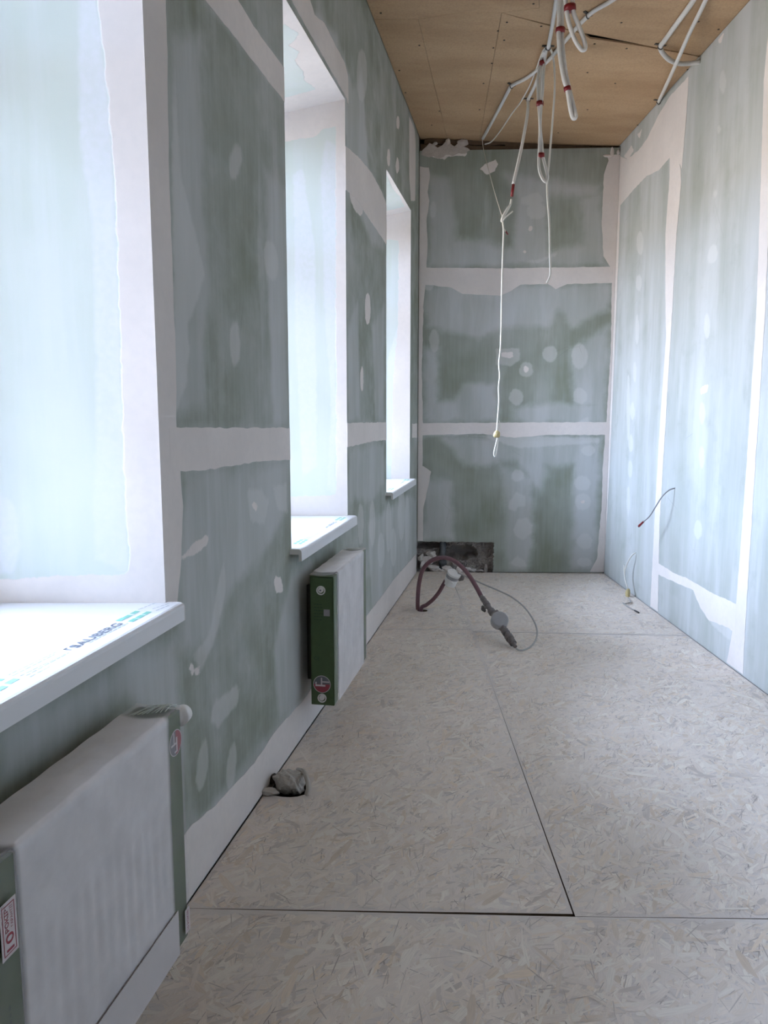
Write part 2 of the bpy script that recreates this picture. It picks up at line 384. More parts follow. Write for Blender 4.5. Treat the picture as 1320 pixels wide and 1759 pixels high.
BASE_BAND = pl([(330, 1416), (371, 1383), (437, 1311), (471, 1259), (518, 1206), (560, 1150), (630, 1058), (653, 1028), (678, 994), (700, 969), (719, 947)])
LBANDS.append(([(0.5, 0.17), (1.2, 0.15)]+BASE_BAND+[(5.94, 0.005), (4.0, 0.005), (2.5, 0.005), (0.5, 0.005)], (0.3, 5.94, 0.005, 0.5)))
LFILL = [pl(p) for p in [
    [(310, 960), (318, 948), (333, 933), (360, 918), (357, 934), (340, 950), (318, 962)],
    [(470, 1002), (474, 990), (483, 992), (488, 1015), (475, 1020)],
    [(320, 1142), (332, 1137), (337, 1147), (345, 1143), (341, 1160), (330, 1163)],
    [(424, 865), (436, 862), (443, 867), (440, 880), (434, 870)],
    ell(684, 211, 3, 12), ell(683, 285, 3, 14), ell(668, 270, 3, 16), ell(612, 345, 9, 26, -18), ell(632, 530, 5, 28), ell(622, 650, 3, 22)]]
LTHIN = [pl(p) for p in [
    [(362, 1228), (370, 1205), (390, 1190), (407, 1176), (412, 1186), (408, 1207), (395, 1226), (375, 1250), (362, 1240)],
    ell(348, 1316, 9, 46, 6), ell(398, 1316, 8, 40, 6), ell(405, 278, 10, 31, 6), ell(404, 590, 9, 40), ell(466, 448, 12, 36, -6), ell(622, 130, 9, 46, 0),
    [(360, 1090), (375, 1000), (385, 965), (389, 1010), (382, 1045), (366, 1110), (345, 1150), (330, 1130)],
    [(425, 842), (448, 840), (462, 860), (455, 900), (430, 895)], [(468, 835), (492, 830), (494, 880), (478, 876)],
    [(295, 720), (320, 660), (326, 600), (322, 560), (345, 500), (352, 470), (340, 420), (310, 300), (300, 120), (296, 300), (300, 560)],
    ell(640, 900, 5, 40), ell(668, 905, 5, 44), ell(690, 880, 6, 50), ell(655, 945, 6, 30), ell(676, 940, 5, 34), ell(700, 900, 4, 50), ell(620, 900, 5, 36)]]
LSKIM = [pl(p) for p in [
    [(318, 812), (495, 796), (495, 870), (450, 960), (400, 1010), (360, 1120), (310, 1120), (312, 900)],
    [(290, 60), (345, 60), (350, 300), (358, 480), (352, 700), (300, 720), (294, 420)],
    [(455, 290), (494, 330), (496, 730), (470, 730), (462, 560)],
    [(596, 170), (622, 120), (634, 300), (660, 330), (660, 430), (640, 420), (598, 320)],
    [(540, 20), (580, 60), (606, 150), (640, 270), (600, 250)],
    [(598, 560), (615, 520), (620, 724), (598, 726)], [(640, 560), (660, 520), (660, 724), (645, 724)],
    [(600, 770), (660, 760), (660, 830), (640, 860), (600, 860)],
    [(0, 1255), (300, 1095), (310, 1240), (215, 1200), (130, 1250), (0, 1350)],
    [(632, 900), (700, 850), (715, 860), (716, 950), (640, 1050)],
    [(500, 985), (540, 960), (540, 1180), (480, 1240), (470, 1120)],
    [(335, 1420), (420, 1310), (470, 1250), (530, 1180), (520, 1220), (420, 1345), (335, 1440)]]]
LSKIM += [[(a, b) for a, b in p] for p, _ in LBANDS[:7]]
zc_l = lambda Y: ceil_z(WA*Y+WB)
lcuts = [(0.45, 2.25), (2.25, 4.15), (4.15, 5.98)]
lf = {'fill': LFILL, 'thin': LTHIN, 'skim': LSKIM}
def lkeep(U, V):
    k = np.ones_like(U, bool)
    for Yn, Yf, zs in WIN: k &= ~((U > Yn) & (U < Yf) & (V > zs-0.02) & (V < HEAD))
    return k
yx = [v for w in WIN for v in w[:2]]; zx = [w[2]-0.02 for w in WIN]+[HEAD]
JZ = [on_left(400, 770)[2], on_left(430, 68)[2]]           # horizontal board joints
zl = [0.002]+JZ+[3.31]
for (a, b) in lcuts:
    for z0, z1 in zip(zl[:-1], zl[1:]):
        board('plasterboard', lambda u, v: LP(u, v), grid_lines(a, b, 0.014, yx), grid_lines(z0, z1, 0.014, zx), lkeep, lf, M_BOARD, wall_left, coat=0.02)
board('plasterboard', lambda u, v: LP(u, v), grid_lines(REAR, 0.45, 0.08, yx), grid_lines(0.006, 3.40, 0.08, zx), lkeep, {k: [] for k in lf}, M_BOARD, wall_left, coat=0.02)
for p, c in LBANDS: band(p, LP, wall_left, clamp=c)

# ------------------------------------------------------------------ windows (frames, panes, linings)
REV = {0: dict(fill=[[(283, 1060), (-160, 1060), (-160, 1000), (0, 995), (60, 990), (222, 987), (218, 880), (211, 720), (207, 560), (200, 400), (195, 300), (188, 200), (180, 100), (167, 0), (150, -300), (330, -300)]],
               skim=[[(222, 985), (165, 960), (160, 860), (168, 700), (163, 500), (160, 380), (140, 250), (136, 100), (140, -100), (150, -100), (190, 200), (210, 720)], [(0, 850), (20, 860), (33, 900), (30, 960), (20, 985), (-60, 985), (-60, 850)]], Y=WIN[0][1]),
       1: dict(fill=[[(640, 100), (640, 900), (440, 900), (440, 852), (512, 852), (578, 850), (578, 700), (577, 480), (577, 217), (556, 222), (545, 233), (493, 244), (440, 246), (440, 150)]],
               skim=[[(577, 250), (577, 850), (562, 840), (570, 700), (560, 560), (556, 420), (552, 300), (560, 240)], [(505, 300), (520, 290), (540, 420), (545, 800), (520, 820), (508, 560)]], Y=WIN[1][1]),
       2: dict(fill=[[(760, 330), (760, 850), (640, 850), (640, 826), (672, 824), (676, 640), (684, 560), (685, 412), (640, 412), (640, 330)]], skim=[[(666, 620), (684, 560), (676, 800), (666, 800)]], Y=WIN[2][1])}
for wi, (Yn, Yf, zs) in enumerate(WIN):
    fo, no = far_out(Yf), near_out(Yn); xi = WA*Yf+WB
    win = empty('window_%d' % (wi+1), ((fo[0]+no[0])/2, (fo[1]+no[1])/2, zs)); tag(win, ['tall deep window opening above the film-wrapped radiator', 'tall deep window opening above the green-ended radiator', 'tall deep window opening beside the end wall'][wi], 'window', kind='structure')
    r = REV.get(wi, dict(fill=[], skim=[], Y=Yf))
    ff = {k: [[(q[0], q[2]) for q in (on_y(px, py, Yf) for px, py in poly)] for poly in r[k]] for k in ('fill', 'skim')}
    st = 0.012
    hz = lambda x, x0=xi, x1=fo[0]: HEAD+(HEAD_OUT-HEAD)*(x-x0)/(x1-x0)
    board('reveal_lining', lambda u, v, Yf=Yf, hz=hz, zs=zs: (u, Yf, min(v, hz(u)) if v > 2.5 else v), grid_lines(fo[0], xi, st), grid_lines(zs-0.03, HEAD, st), None, ff, M_REVEAL, win)
    xn = WA*Yn+WB
    nv = [(xn, Yn, zs-0.03), (no[0], no[1], zs-0.03), (no[0], no[1], HEAD_OUT), (xn, Yn, HEAD)]
    mesh_obj('reveal_lining', nv, [(0, 1, 2, 3)], M_FILL, win)
    # soffit lining with its bare green patch
    def sof(u, v, xn=xn, xi=xi, fo=fo, no=no, Yn=Yn, Yf=Yf):       # u 0..1 inner->outer, v 0..1 near->far
        a = (xn+(xi-xn)*v, Yn+(Yf-Yn)*v, HEAD); b = (no[0]+(fo[0]-no[0])*v, no[1]+(fo[1]-no[1])*v, HEAD_OUT)
        return tuple(a[k]+(b[k]-a[k])*u for k in range(3))
    # filled margin round the patch, in (u, v)
    patch = {1: [(0.10, 0.20), (0.05, 0.30), (0.16, 0.36), (0.12, 0.44), (0.19, 0.50), (0.18, 0.62), (0.22, 0.70), (0.17, 0.82), (1.1, 0.84), (1.1, 0.1)], 2: [(0.03, 0.05), (0.06, 0.4), (0.03, 0.6), (0.05, 0.86), (1.1, 0.88), (1.1, 0.05)]}.get(wi, [(0.2, 0.1), (0.2, 0.8), (1.1, 0.8), (1.1, 0.1)])
    so = board('soffit_lining', sof, grid_lines(0, 1, 0.02), grid_lines(0, 1, 0.02), None, {'fill': [patch], 'skim': []}, M_REVEAL, win, flip=True)
    at_ = so.data.attributes['fill']; vv_ = np.zeros(len(so.data.vertices), np.float32); at_.data.foreach_get('value', vv_); at_.data.foreach_set('value', -vv_*0.6)
    # frame of white pvc with mullion and transom, and the panes
    A = np.array([no[0], no[1], 0]); B = np.array([fo[0], fo[1], 0]); D = (B-A)/np.linalg.norm(B-A); Nn = np.array([-D[1], D[0], 0]); L = np.linalg.norm(B-A)
    def bar(s0, s1, z0, z1, t0=0.0, t1=0.07, A=A, D=D, Nn=Nn):
        q = [A+D*s0+Nn*t0, A+D*s1+Nn*t0, A+D*s1+Nn*t1, A+D*s0+Nn*t1]
        return [(p[0], p[1], z0) for p in q]+[(p[0], p[1], z1) for p in q]
    zh = HEAD_OUT; ztr = zs+1.22
    f = MB()
    for s in [(0, 0.06, zs, zh), (L-0.06, L, zs, zh), (0.06, L-0.06, zs, zs+0.06), (0.06, L-0.06, zh-0.06, zh), (0.06, L-0.06, ztr, ztr+0.06)]: f.hexa(bar(*s))
    bevel(f.build('window_frame', M_PVC, win), 0.006)
    for z0, z1 in ((zs+0.06, ztr), (ztr+0.06, zh-0.06)):
        MB().hexa(bar(0.06, L-0.06, z0, z1, 0.03, 0.036)).build('window_pane', M_GLASS, win)
    # daylight portal in the opening
    ln = 'window_left_%s_offscreen' % ('near', 'middle', 'far')[wi]
    ld = bpy.data.lights.new(ln, 'AREA'); ld.shape = 'RECTANGLE'; ld.size = L; ld.size_y = zh-zs
    ld.cycles.is_portal = True
    lo = bpy.data.objects.new(ln, ld); COL.objects.link(lo)
    c = (A+B)/2+Nn*0.085*(1 if Nn[0] < 0 else -1); lo.location = (c[0], c[1], (zs+zh)/2)
    inward = Vector((-Nn[0], -Nn[1], 0))*(1 if Nn[0] < 0 else -1)
    lo.rotation_euler = inward.to_track_quat('-Z', 'Y').to_euler()

# ================================================================== right wall
wall_right = tag(MB().box((RX+0.013, REAR-0.2, -0.15), (RX+0.2, 6.2, 3.55)).build('wall_right', M_MASON), 'windowless side wall of green plasterboard with two tall filled joints', 'wall', kind='structure')
RB = [[(1152, 252), (1160, 250), (1164, 262), (1170, 290), (1171, 312), (1167, 360), (1163, 402), (1157, 512), (1153, 580), (1142, 766), (1134, 897), (1131, 1052), (1118, 1042), (1125, 897), (1132, 766), (1145, 580), (1144, 512), (1144, 402), (1151, 307)],
      [(1330, -40), (1360, -40), (1334, 250), (1322, 375), (1315, 546), (1297, 822), (1284, 1032), (1277, 1162), (1249, 1140), (1258, 1090), (1266, 1032), (1282, 822), (1300, 546), (1306, 380), (1313, 140)],
      [(1066, 268), (1078, 274), (1098, 258), (1112, 239), (1132, 198), (1152, 165), (1184, 131), (1180, 200), (1172, 290), (1160, 262), (1150, 272), (1132, 293), (1112, 302), (1088, 327), (1066, 353)],
      [(1128, 966), (1140, 972), (1160, 985), (1181, 993), (1219, 1016), (1266, 1038), (1264, 1090), (1252, 1078), (1219, 1066), (1204, 1044), (1192, 1014), (1160, 1000), (1128, 985)],
      [(1057, 262), (1066, 262), (1068, 300), (1064, 420), (1055, 640), (1048, 800), (1038, 985), (1034, 985), (1046, 700)]]
RB = [pr(p) for p in RB]
RFILL = [pr(p) for p in [[(1202, 670), (1212, 660), (1217, 662), (1216, 674), (1206, 679)], [(1072, 268), (1086, 250), (1090, 258), (1078, 276)], [(1095, 232), (1103, 222), (1100, 238)], [(1232, 70), (1245, 55), (1240, 75)]]]
RTHIN = [pr(p) for p in [ell(1225, 437, 8, 17, 10), ell(1100, 418, 6, 20), ell(1098, 486, 5, 14), ell(1095, 566, 3, 26), ell(1207, 710, 5, 20), ell(1206, 785, 5, 19), ell(1200, 910, 7, 16), ell(1087, 706, 4, 15),
     ell(1084, 762, 4, 15), ell(1083, 806, 4, 15), ell(1091, 640, 3, 18), ell(1080, 860, 3, 25), ell(1215, 560, 5, 22), ell(1242, 140, 5, 20), ell(1236, 222, 3, 6), ell(1229, 332, 3, 5), ell(1080, 700, 3, 60),
     [(1204, 1044), (1262, 1060), (1255, 1100), (1225, 1075)]]]
RSKIM = [pr(p) for p in [
     [(1186, 130), (1214, 125), (1218, 150), (1205, 240), (1198, 300), (1190, 350), (1198, 395), (1182, 470), (1178, 560), (1165, 700), (1172, 760), (1160, 810), (1140, 830), (1150, 600), (1166, 400), (1178, 200)],
     [(1280, 210), (1315, 120), (1308, 400), (1285, 560), (1278, 820), (1262, 1020), (1225, 960), (1240, 900), (1255, 640), (1270, 420), (1266, 380)],
     [(1124, 830), (1112, 970), (1120, 1040), (1090, 1000), (1105, 820), (1120, 560), (1136, 560)], [(1136, 880), (1160, 910), (1175, 900), (1230, 945), (1262, 1020), (1220, 1010), (1136, 965)],
     [(1290, 1160), (1298, 900), (1310, 700), (1325, 700), (1330, 1200)], [(1100, 380), (1140, 330), (1146, 480), (1130, 560), (1112, 560)], [(1136, 1000), (1200, 1040), (1245, 1090), (1240, 1130), (1136, 1050)], [(1060, 640), (1080, 560), (1078, 700), (1060, 860)]]]
RSKIM += RB[:2]
rcut = [on_right(1148, 600)[1], on_right(1300, 600)[1]]
rf = {'fill': RFILL, 'thin': RTHIN, 'skim': RSKIM}
rj = on_right(1200, 1020)[2]; rt = on_right(1120, 260)[2]
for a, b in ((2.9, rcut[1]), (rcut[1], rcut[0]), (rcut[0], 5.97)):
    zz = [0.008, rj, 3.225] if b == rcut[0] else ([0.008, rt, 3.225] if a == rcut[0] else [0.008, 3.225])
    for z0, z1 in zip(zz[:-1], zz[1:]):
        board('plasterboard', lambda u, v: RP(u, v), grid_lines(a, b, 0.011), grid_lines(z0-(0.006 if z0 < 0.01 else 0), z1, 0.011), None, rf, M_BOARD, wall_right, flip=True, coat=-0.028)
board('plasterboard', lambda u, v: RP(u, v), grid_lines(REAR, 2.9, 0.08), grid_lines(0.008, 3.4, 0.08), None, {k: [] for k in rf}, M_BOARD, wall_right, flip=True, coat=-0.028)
for p in RB: band(p, RP, wall_right, clamp=(1.0, 5.945, 0.01, 3.215))

# ================================================================== end wall with the knocked-out hole
HX0, HX1 = 0.262, on_back(848, 950)[0]; HZ1 = on_back(790, 931)[2]
wb = MB(); wb.box((-0.2, 6.26, -0.15), (2.0, 6.45, 3.6))
wb.box((HX1+0.03, 6.005, -0.15), (1.95, 6.26, 3.12)); wb.box((-0.2, 6.005, HZ1+0.03), (HX1+0.03, 6.26, 3.12))
wall_back = tag(wb.build('wall_back', M_MASON), 'narrow end wall of green plasterboard in three rows with a knocked-out corner', 'wall', kind='structure')
BB = [[(716, 460), (860, 461), (1052, 458), (1052, 486), (975, 488), (955, 497), (942, 488), (895, 489), (878, 500), (860, 508), (795, 505), (775, 494), (716, 487)],
      [(716, 727), (860, 726), (1042, 725), (1040, 747), (940, 747), (884, 752), (850, 748), (830, 745), (716, 748)],
      [(716, 286), (737, 288), (739, 300), (735, 330), (738, 345), (733, 380), (735, 420), (733, 460), (728, 520), (725, 640), (727, 727), (726, 800), (741, 810), (735, 840), (728, 870), (727, 929), (716, 929)],
      [(1075, 266), (1043, 266), (1046, 276), (1038, 300), (1034, 380), (1037, 440), (1052, 462), (1050, 600), (1042, 727), (1036, 800), (1034, 870), (1026, 960), (1014, 982), (1036, 986), (1042, 986), (1060, 640)]]
BB = [pb(p) for p in BB]
BFILL = [pb(p) for p in [[(826, 290), (832, 281), (852, 274), (856, 282), (852, 294), (836, 301)], ell(904, 635, 5, 6), ell(912, 392, 4, 5), [(860, 612), (862, 605), (880, 605), (882, 612), (876, 617)], ell(1002, 862, 4, 3), ell(902, 433, 3, 3),
     [(726, 262), (806, 262), (800, 268), (770, 268), (765, 275), (742, 270), (727, 268)]]]
BTHIN = [pb(p) for p in [ell(890, 817, 11, 10), [(875, 862), (888, 845), (903, 852), (902, 868), (890, 870), (886, 880), (874, 874)], [(882, 908), (890, 893), (905, 890), (915, 902), (913, 915), (898, 928), (886, 920)], [(875, 967), (890, 955), (900, 962), (905, 973), (892, 974)],
     ell(1001, 830, 14, 13), ell(1002, 862, 14, 14), ell(1005, 930, 13, 14), ell(1004, 966, 13, 8), ell(1011, 774, 12, 9), ell(887, 682, 12, 14), ell(904, 635, 12, 13), [(852, 600), (893, 598), (893, 618), (880, 628), (852, 626)], ell(945, 608, 13, 14), ell(996, 612, 14, 22),
     ell(922, 362, 17, 15), [(895, 340), (925, 330), (935, 345), (915, 355), (895, 350)], ell(997, 680, 12, 14), ell(744, 360, 5, 14), ell(746, 585, 8, 20), ell(738, 480, 10, 20), [(902, 450), (930, 445), (956, 434), (957, 438), (925, 452)], [(730, 745), (830, 750), (890, 770), (1030, 760), (1030, 752), (730, 747)], [(985, 730), (1010, 716), (1012, 726)]]]
BSKIM = [pb(p) for p in [[(730, 490), (1048, 490), (1045, 530), (985, 560), (960, 530), (940, 560), (860, 560), (820, 580), (735, 560)], [(870, 300), (1030, 320), (1030, 340), (940, 335), (945, 430), (1035, 415), (1040, 455), (735, 458), (740, 420), (800, 410), (880, 425), (890, 340)],
     [(1000, 340), (1035, 330), (1035, 440), (1005, 420)], [(735, 300), (770, 310), (785, 420), (740, 440)], [(800, 660), (850, 660), (860, 725), (735, 725), (740, 690), (780, 690)], [(880, 700), (1040, 690), (1040, 726), (880, 726)], [(760, 752), (1035, 752), (1030, 800), (940, 800), (930, 850), (890, 790), (800, 800)],
     [(860, 800), (912, 820), (918, 930), (905, 980), (872, 980), (868, 880)], [(985, 780), (1032, 780), (1020, 975), (985, 975)], [(730, 600), (752, 600), (752, 720), (730, 720)], [(980, 600), (1045, 560), (1040, 700), (985, 700)], [(728, 820), (775, 830), (778, 925), (728, 925)]]]
BSKIM += BB[:2]
bfields = {'fill': BFILL, 'thin': BTHIN, 'skim': BSKIM}
zb = [0.006, on_back(880, 738)[2], on_back(880, 474)[2], None]
ztop = lambda x: 3.185+0.012*(x-0.27)/1.47
def bkeep(U, V): return ~((U < HX1) & (V < HZ1))
def bjit(P):
    for p in P:
        if abs(p[0]-HX1) < 1e-6 and p[1] <= HZ1+1e-6: p[0] += random.uniform(-0.008, 0.008)
        elif abs(p[1]-HZ1) < 1e-6 and p[0] <= HX1+1e-6: p[1] += random.uniform(-0.004, 0.003)
    return P
for z0, z1 in ((0.006, zb[1]), (zb[1], zb[2]), (zb[2], 3.19)):
    fn = (lambda u, v: BP(u, ztop(u) if v > 3.18 else v))
    o = board('plasterboard', fn, grid_lines(0.262, RX+0.003, 0.0105, [HX1]), grid_lines(z0, z1, 0.0105, [HZ1]), bkeep, bfields, M_BOARD, wall_back, jit=bjit)
    sm = o.modifiers.new('thickness', 'SOLIDIFY'); sm.thickness = 0.0125; sm.offset = -1
for p in BB: band(p, BP, wall_back, clamp=(0.266, RX-0.002, HZ1+0.005 if p is BB[2] else 0.01, 3.17))
# ragged laths and plaster in the gap under the ceiling
rec = mesh_obj('lath_backing', [(0.2, 6.17, 3.05), (1.9, 6.17, 3.05), (1.9, 6.17, 3.4), (0.2, 6.17, 3.4)], [(0, 1, 2, 3)], M_VOID, wall_back)
for k, (x0, x1, z0, z1, y) in enumerate([(0.27, 1.2, 3.19, 3.235, 6.005), (0.30, 1.55, 3.24, 3.27, 6.012), (0.9, 1.74, 3.20, 3.235, 6.008)]):
    n = 24; a = MB(); top = []; pts = []
    for i in range(n+1):
        x = x0+(x1-x0)*i/n; j = random.uniform(-0.005, 0.005); pts.append((x, z0+j-0.02*i/n, z1+random.uniform(-0.006, 0.006)-0.02*i/n))
    for (xa, l0, h0), (xb, l1, h1) in zip(pts[:-1], pts[1:]):
        a.hexa([(xa, y-0.012, l0), (xb, y-0.012, l1), (xb, y+0.02, l1), (xa, y+0.02, l0), (xa, y-0.012, h0), (xb, y-0.012, h1), (xb, y+0.02, h1), (xa, y+0.02, h0)])
    a.build('wood_lath', M_LATH, wall_back)
def lump(name, c, r, mat, parent=None, sub=2, amp=0.35, seed=0):
    bm = bmesh.new(); bmesh.ops.create_icosphere(bm, subdivisions=sub, radius=1.0); rr = random.Random(seed)
    ph = [(rr.uniform(0, 6), rr.uniform(1.2, 3.0), Vector((rr.uniform(-1, 1), rr.uniform(-1, 1), rr.uniform(-1, 1)))) for _ in range(5)]
    for v in bm.verts:
        k = 1+amp*sum(math.sin(p+f_*2*v.co.dot(d)) for p, f_, d in ph)/3+rr.uniform(-0.06, 0.06)
        v.co = Vector((c[0]+v.co.x*r[0]*k, c[1]+v.co.y*r[1]*k, c[2]+v.co.z*r[2]*k))
    me = bpy.data.meshes.new(name); bm.to_mesh(me); bm.free(); me.materials.append(mat); o = bpy.data.objects.new(name, me); return link(o, parent)
sm_ = pb([(724, 266), (726, 258), (733, 252), (738, 246), (745, 249), (752, 254), (760, 250), (766, 243), (770, 239), (774, 247), (781, 252), (787, 246), (792, 239), (803, 240), (805, 247), (797, 252), (808, 258), (800, 264), (788, 263), (778, 268), (766, 266), (756, 272), (745, 268), (735, 270)])
sm_ = [(min(max(a_, 0.272), 1.7), b_) for a_, b_ in resample(sm_, 0.02, 0.005)]
fix_normals(slab([sm_], BP, -0.02, 0.004).build('plaster_smear', M_DAB, wall_back))
for k, (px, py, rx, rz) in enumerate([(748, 247, 0.02, 0.014), (770, 243, 0.018, 0.02), (792, 243, 0.03, 0.014), (797, 237, 0.022, 0.008), (781, 256, 0.04, 0.01)]):
    p = on_back(px, py); lump('plaster_dab', (p[0], p[1]-0.002, p[2]), (rx, 0.010, rz), M_DAB, wall_back, 2, 0.45, k)
for k, (px, py, rx, rz) in enumerate([(1052, 262, 0.016, 0.035), (1062, 262, 0.012, 0.02), (1045, 268, 0.04, 0.01)]):
    p = on_back(px, py); lump('plaster_dab', (p[0], p[1]-0.002, p[2]), (rx, 0.008, rz), M_FILL, wall_back, 2, 0.2, 40+k)
# exposed masonry inside the hole: one rough surface with a deep cavity
def hole_fn(u, v):
    x, z = u, v; d = 0.100+0.02*math.sin(17*x+3)*math.sin(23*z+1)+0.012*math.sin(41*x)*math.sin(57*z+2)+random.uniform(-0.006, 0.006)
    cx, cz = on_back(797, 953)[0], on_back(797, 953)[2]
    q = ((x-cx)/0.115)**2+((z-cz)/0.055)**2+0.25*math.sin(60*x+40*z)
    d += 0.20/(1+math.exp(min(40, (q-1)*9)))
    cx, cz = on_back(737, 940)[0], on_back(737, 940)[2]
    q = ((x-cx)/0.13)**2+((z-cz)/0.022)**2+0.3*math.sin(50*x)
    d += 0.13/(1+math.exp(min(40, (q-1)*6)))
    return BP(x, z, -min(d, 0.27))
hm = board('exposed_masonry', hole_fn, grid_lines(0.22, HX1+0.02, 0.008), grid_lines(-0.10, HZ1+0.02, 0.008), None, {}, M_MASON, wall_back)
hs = MB(); hs.hexa([(HX1+0.012, 6.0, -0.1), (HX1+0.03, 6.0, -0.1), (HX1+0.03, 6.2, -0.1), (HX1+0.012, 6.2, -0.1), (HX1+0.012, 6.0, HZ1+0.02), (HX1+0.03, 6.0, HZ1+0.02), (HX1+0.03, 6.2, HZ1+0.02), (HX1+0.012, 6.2, HZ1+0.02)])
hs.build('hole_cheek', M_MASON, wall_back)

# ================================================================== rear wall (behind the camera) and ceiling
wall_rear = tag(MB().box((-2.2, REAR-0.2, -0.15), (RX+0.2, REAR, 3.6)).build('wall_rear', M_FILL), 'plain filled wall opposite the end wall', 'wall', kind='structure')
cz = MB(); cz.hexa([(-2.2, REAR-0.2, ceil_z(-2.2)+0.05), (2.0, REAR-0.2, ceil_z(2.0)+0.05), (2.0, 6.5, ceil_z(2.0)+0.05), (-2.2, 6.5, ceil_z(-2.2)+0.05), (-2.2, REAR-0.2, 3.75), (2.0, REAR-0.2, 3.75), (2.0, 6.5, 3.75), (-2.2, 6.5, 3.75)])
ceiling = tag(cz.build('ceiling', M_VOID), 'brown hardboard ceiling of butted sheets with dark gaps', 'ceiling', kind='structure')
pc = lambda pts: [tuple(on_ceil(*p)[:2]) for p in pts]
CP = lambda x, y, d: (x, y, ceil_z(x)+d)
def lx(Y): return WA*Y+WB+0.003
by = 6.045
P = lambda x, y: tuple(on_ceil(x, y)[:2])
s1a, s1b = P(719, 33), P(768, 236); s2a, s2b = P(862, 22), P(825, 236)
tl = P(650, 34); tm_ = P(790, 22); step = P(927, 14); stepu = P(926, -6)
dk0, dk1, dk2 = P(863, 24), P(1004, 57), P(1206, 97); dn = lambda p, g=0.007: (p[0], p[1]+g)
dkm, dkn = P(1050, 66), P(1110, 78)
def shrink(poly, g=0.003):
    c = np.mean(poly, axis=0); out = []
    n = len(poly)
    for i in range(n):
        a, b, c_ = np.array(poly[i-1]), np.array(poly[i]), np.array(poly[(i+1) % n])
        e1, e2 = b-a, c_-b; n1 = np.array([-e1[1], e1[0]])/(np.linalg.norm(e1)+1e-9); n2 = np.array([-e2[1], e2[0]])/(np.linalg.norm(e2)+1e-9)
        m = n1+n2; m /= max(0.3, m@n1) if m@n1 > 0 else 1; out.append(tuple(b+m*g))
    return out
def ccw(poly):
    a = sum(p[0]*q[1]-q[0]*p[1] for p, q in zip(poly, poly[1:]+poly[:1])); return poly if a > 0 else poly[::-1]
sheets = [[(lx(tl[1]), tl[1]), s1a, s1b, (s1b[0], by), (lx(by), by)],
          [s1a, tm_, s2a, s2b, (s2b[0], by), (s1b[0], by), s1b],
          [s2a, dn(P(930, 40), .004), dn(dk1, .010), dn(P(1018, 60), .040), dn(dkm, .030), dn(dkn, .014), dn(dk2), (RX-0.003, dk2[1]+0.007), (RX-0.003, by), (s2b[0], by), s2b],
          [(lx(tl[1]), tl[1]), (lx(2.2), 2.2), (stepu[0], 2.2), stepu, step, s2a, tm_, s1a],
          [step, stepu, (stepu[0], 2.2), (RX-0.003, 2.2), (RX-0.003, dk2[1]), dk2, dkn, dkm, dk1, s2a],
          [(lx(2.2), 2.2), (lx(-0.3), -0.3), (RX-0.003, -0.3), (RX-0.003, 2.2)], [(lx(-0.3), -0.3), (lx(REAR), REAR), (RX-0.003, REAR), (RX-0.003, -0.3)]]
gaps = [0.0009]*7
for pts, g in zip(sheets, gaps):
    fix_normals(slab([shrink(ccw(pts), g)], CP, 0.0, 0.009).build('ceiling_sheet', M_HARD, ceiling))
scr = MB().tube([(0, 0, 0), (0, 0, -0.0015)], 0.006, 8).build('screw', M_SCREW, ceiling)
first = True
for cx, cy in [(65, 42), (190, 147), (125, 228), (145, 300), (230, 405), (255, 360), (430, 155), (425, 205), (398, 270), (385, 355), (445, 100), (474, 72), (465, 130), (585, 85), (560, 12), (845, 73), (758, 142), (862, 157), (735, 235), (825, 270), (735, 355), (1095, 70), (898, 405), (1060, 225), (1160, 95), (715, 110), (640, 430), (1010, 330)]:
    p = on_ceil(620+cx/1.886, cy/1.886)
    o = scr if first else link(scr.copy(), ceiling); first = False; o.location = p
# crumbs of filler along the left wall head
# ================================================================== floor of OSB boards over a void
fl = MB(); fl.box((-2.2, REAR-0.2, -0.35), (2.0, 6.5, -0.16))
for yj in np.arange(-2.4, 6.0, 0.6): fl.box((-1.4, yj-0.025, -0.16), (RX, yj+0.025, -0.018))
floor = tag(fl.build('floor', M_VOID), 'whitewashed strand board floor laid in large sheets', 'floor', kind='structure')
def wx(Y): return WA*Y+WB+0.003
sA, sB = tuple(on_z(987, 1573)[:2]), tuple(on_z(820, 1100)[:2]); sC = tuple(on_z(783, 1010)[:2])
yL0 = on_z(450, 1560)[1]; yR1 = on_z(1320, 1586)[1]
sT = tuple(on_z(812, 1085)[:2]); sR = tuple(on_z(1150, 1092)[:2]); yl = on_z(650, 1081)[1]
XR = RX-0.003; yb_ = 5.985
seam = lambda Y: float(np.interp(Y, [sA[1], sB[1], sC[1], 6.1], [sA[0], sB[0], sC[0], sC[0]]))
hole1 = ell(-0.335, 2.475, 0.085, 0.062, -20, 18); hp = on_z(726, 1049); hole2 = ell(hp[0], hp[1], 0.034, 0.028, 0, 14)
boards_ = [([(wx(yL0), yL0), (sA[0]-0.002, sA[1]+0.007), (seam(4.386)-0.002, yl), (wx(yl), yl)], [hole1]),
           ([(sA[0]+0.002, sA[1]-0.003), (XR, yR1+0.007), (XR, sR[1]-0.0015), (sT[0]+0.002, sT[1]-0.0015)], []),
           ([(sT[0]+0.002, sT[1]+0.0015), (XR, sR[1]+0.0015), (XR, yb_-0.01), (seam(5.98)+0.002, yb_)], []),
           ([(wx(yl), yl+0.0015), (seam(4.386)-0.002, yl+0.0015), (seam(5.98)-0.002, yb_+0.03), (wx(yb_), yb_+0.03)], [hole2]),
           ([(wx(-0.4), -0.4), (XR, -0.4), (XR, yR1), (sA[0], sA[1]-0.004), (wx(yL0), yL0-0.001)], []),
           ([(wx(REAR), REAR), (XR, REAR), (XR, -0.403), (wx(-0.4), -0.403)], [])]
FP = lambda x, y, d: (x, y, d)
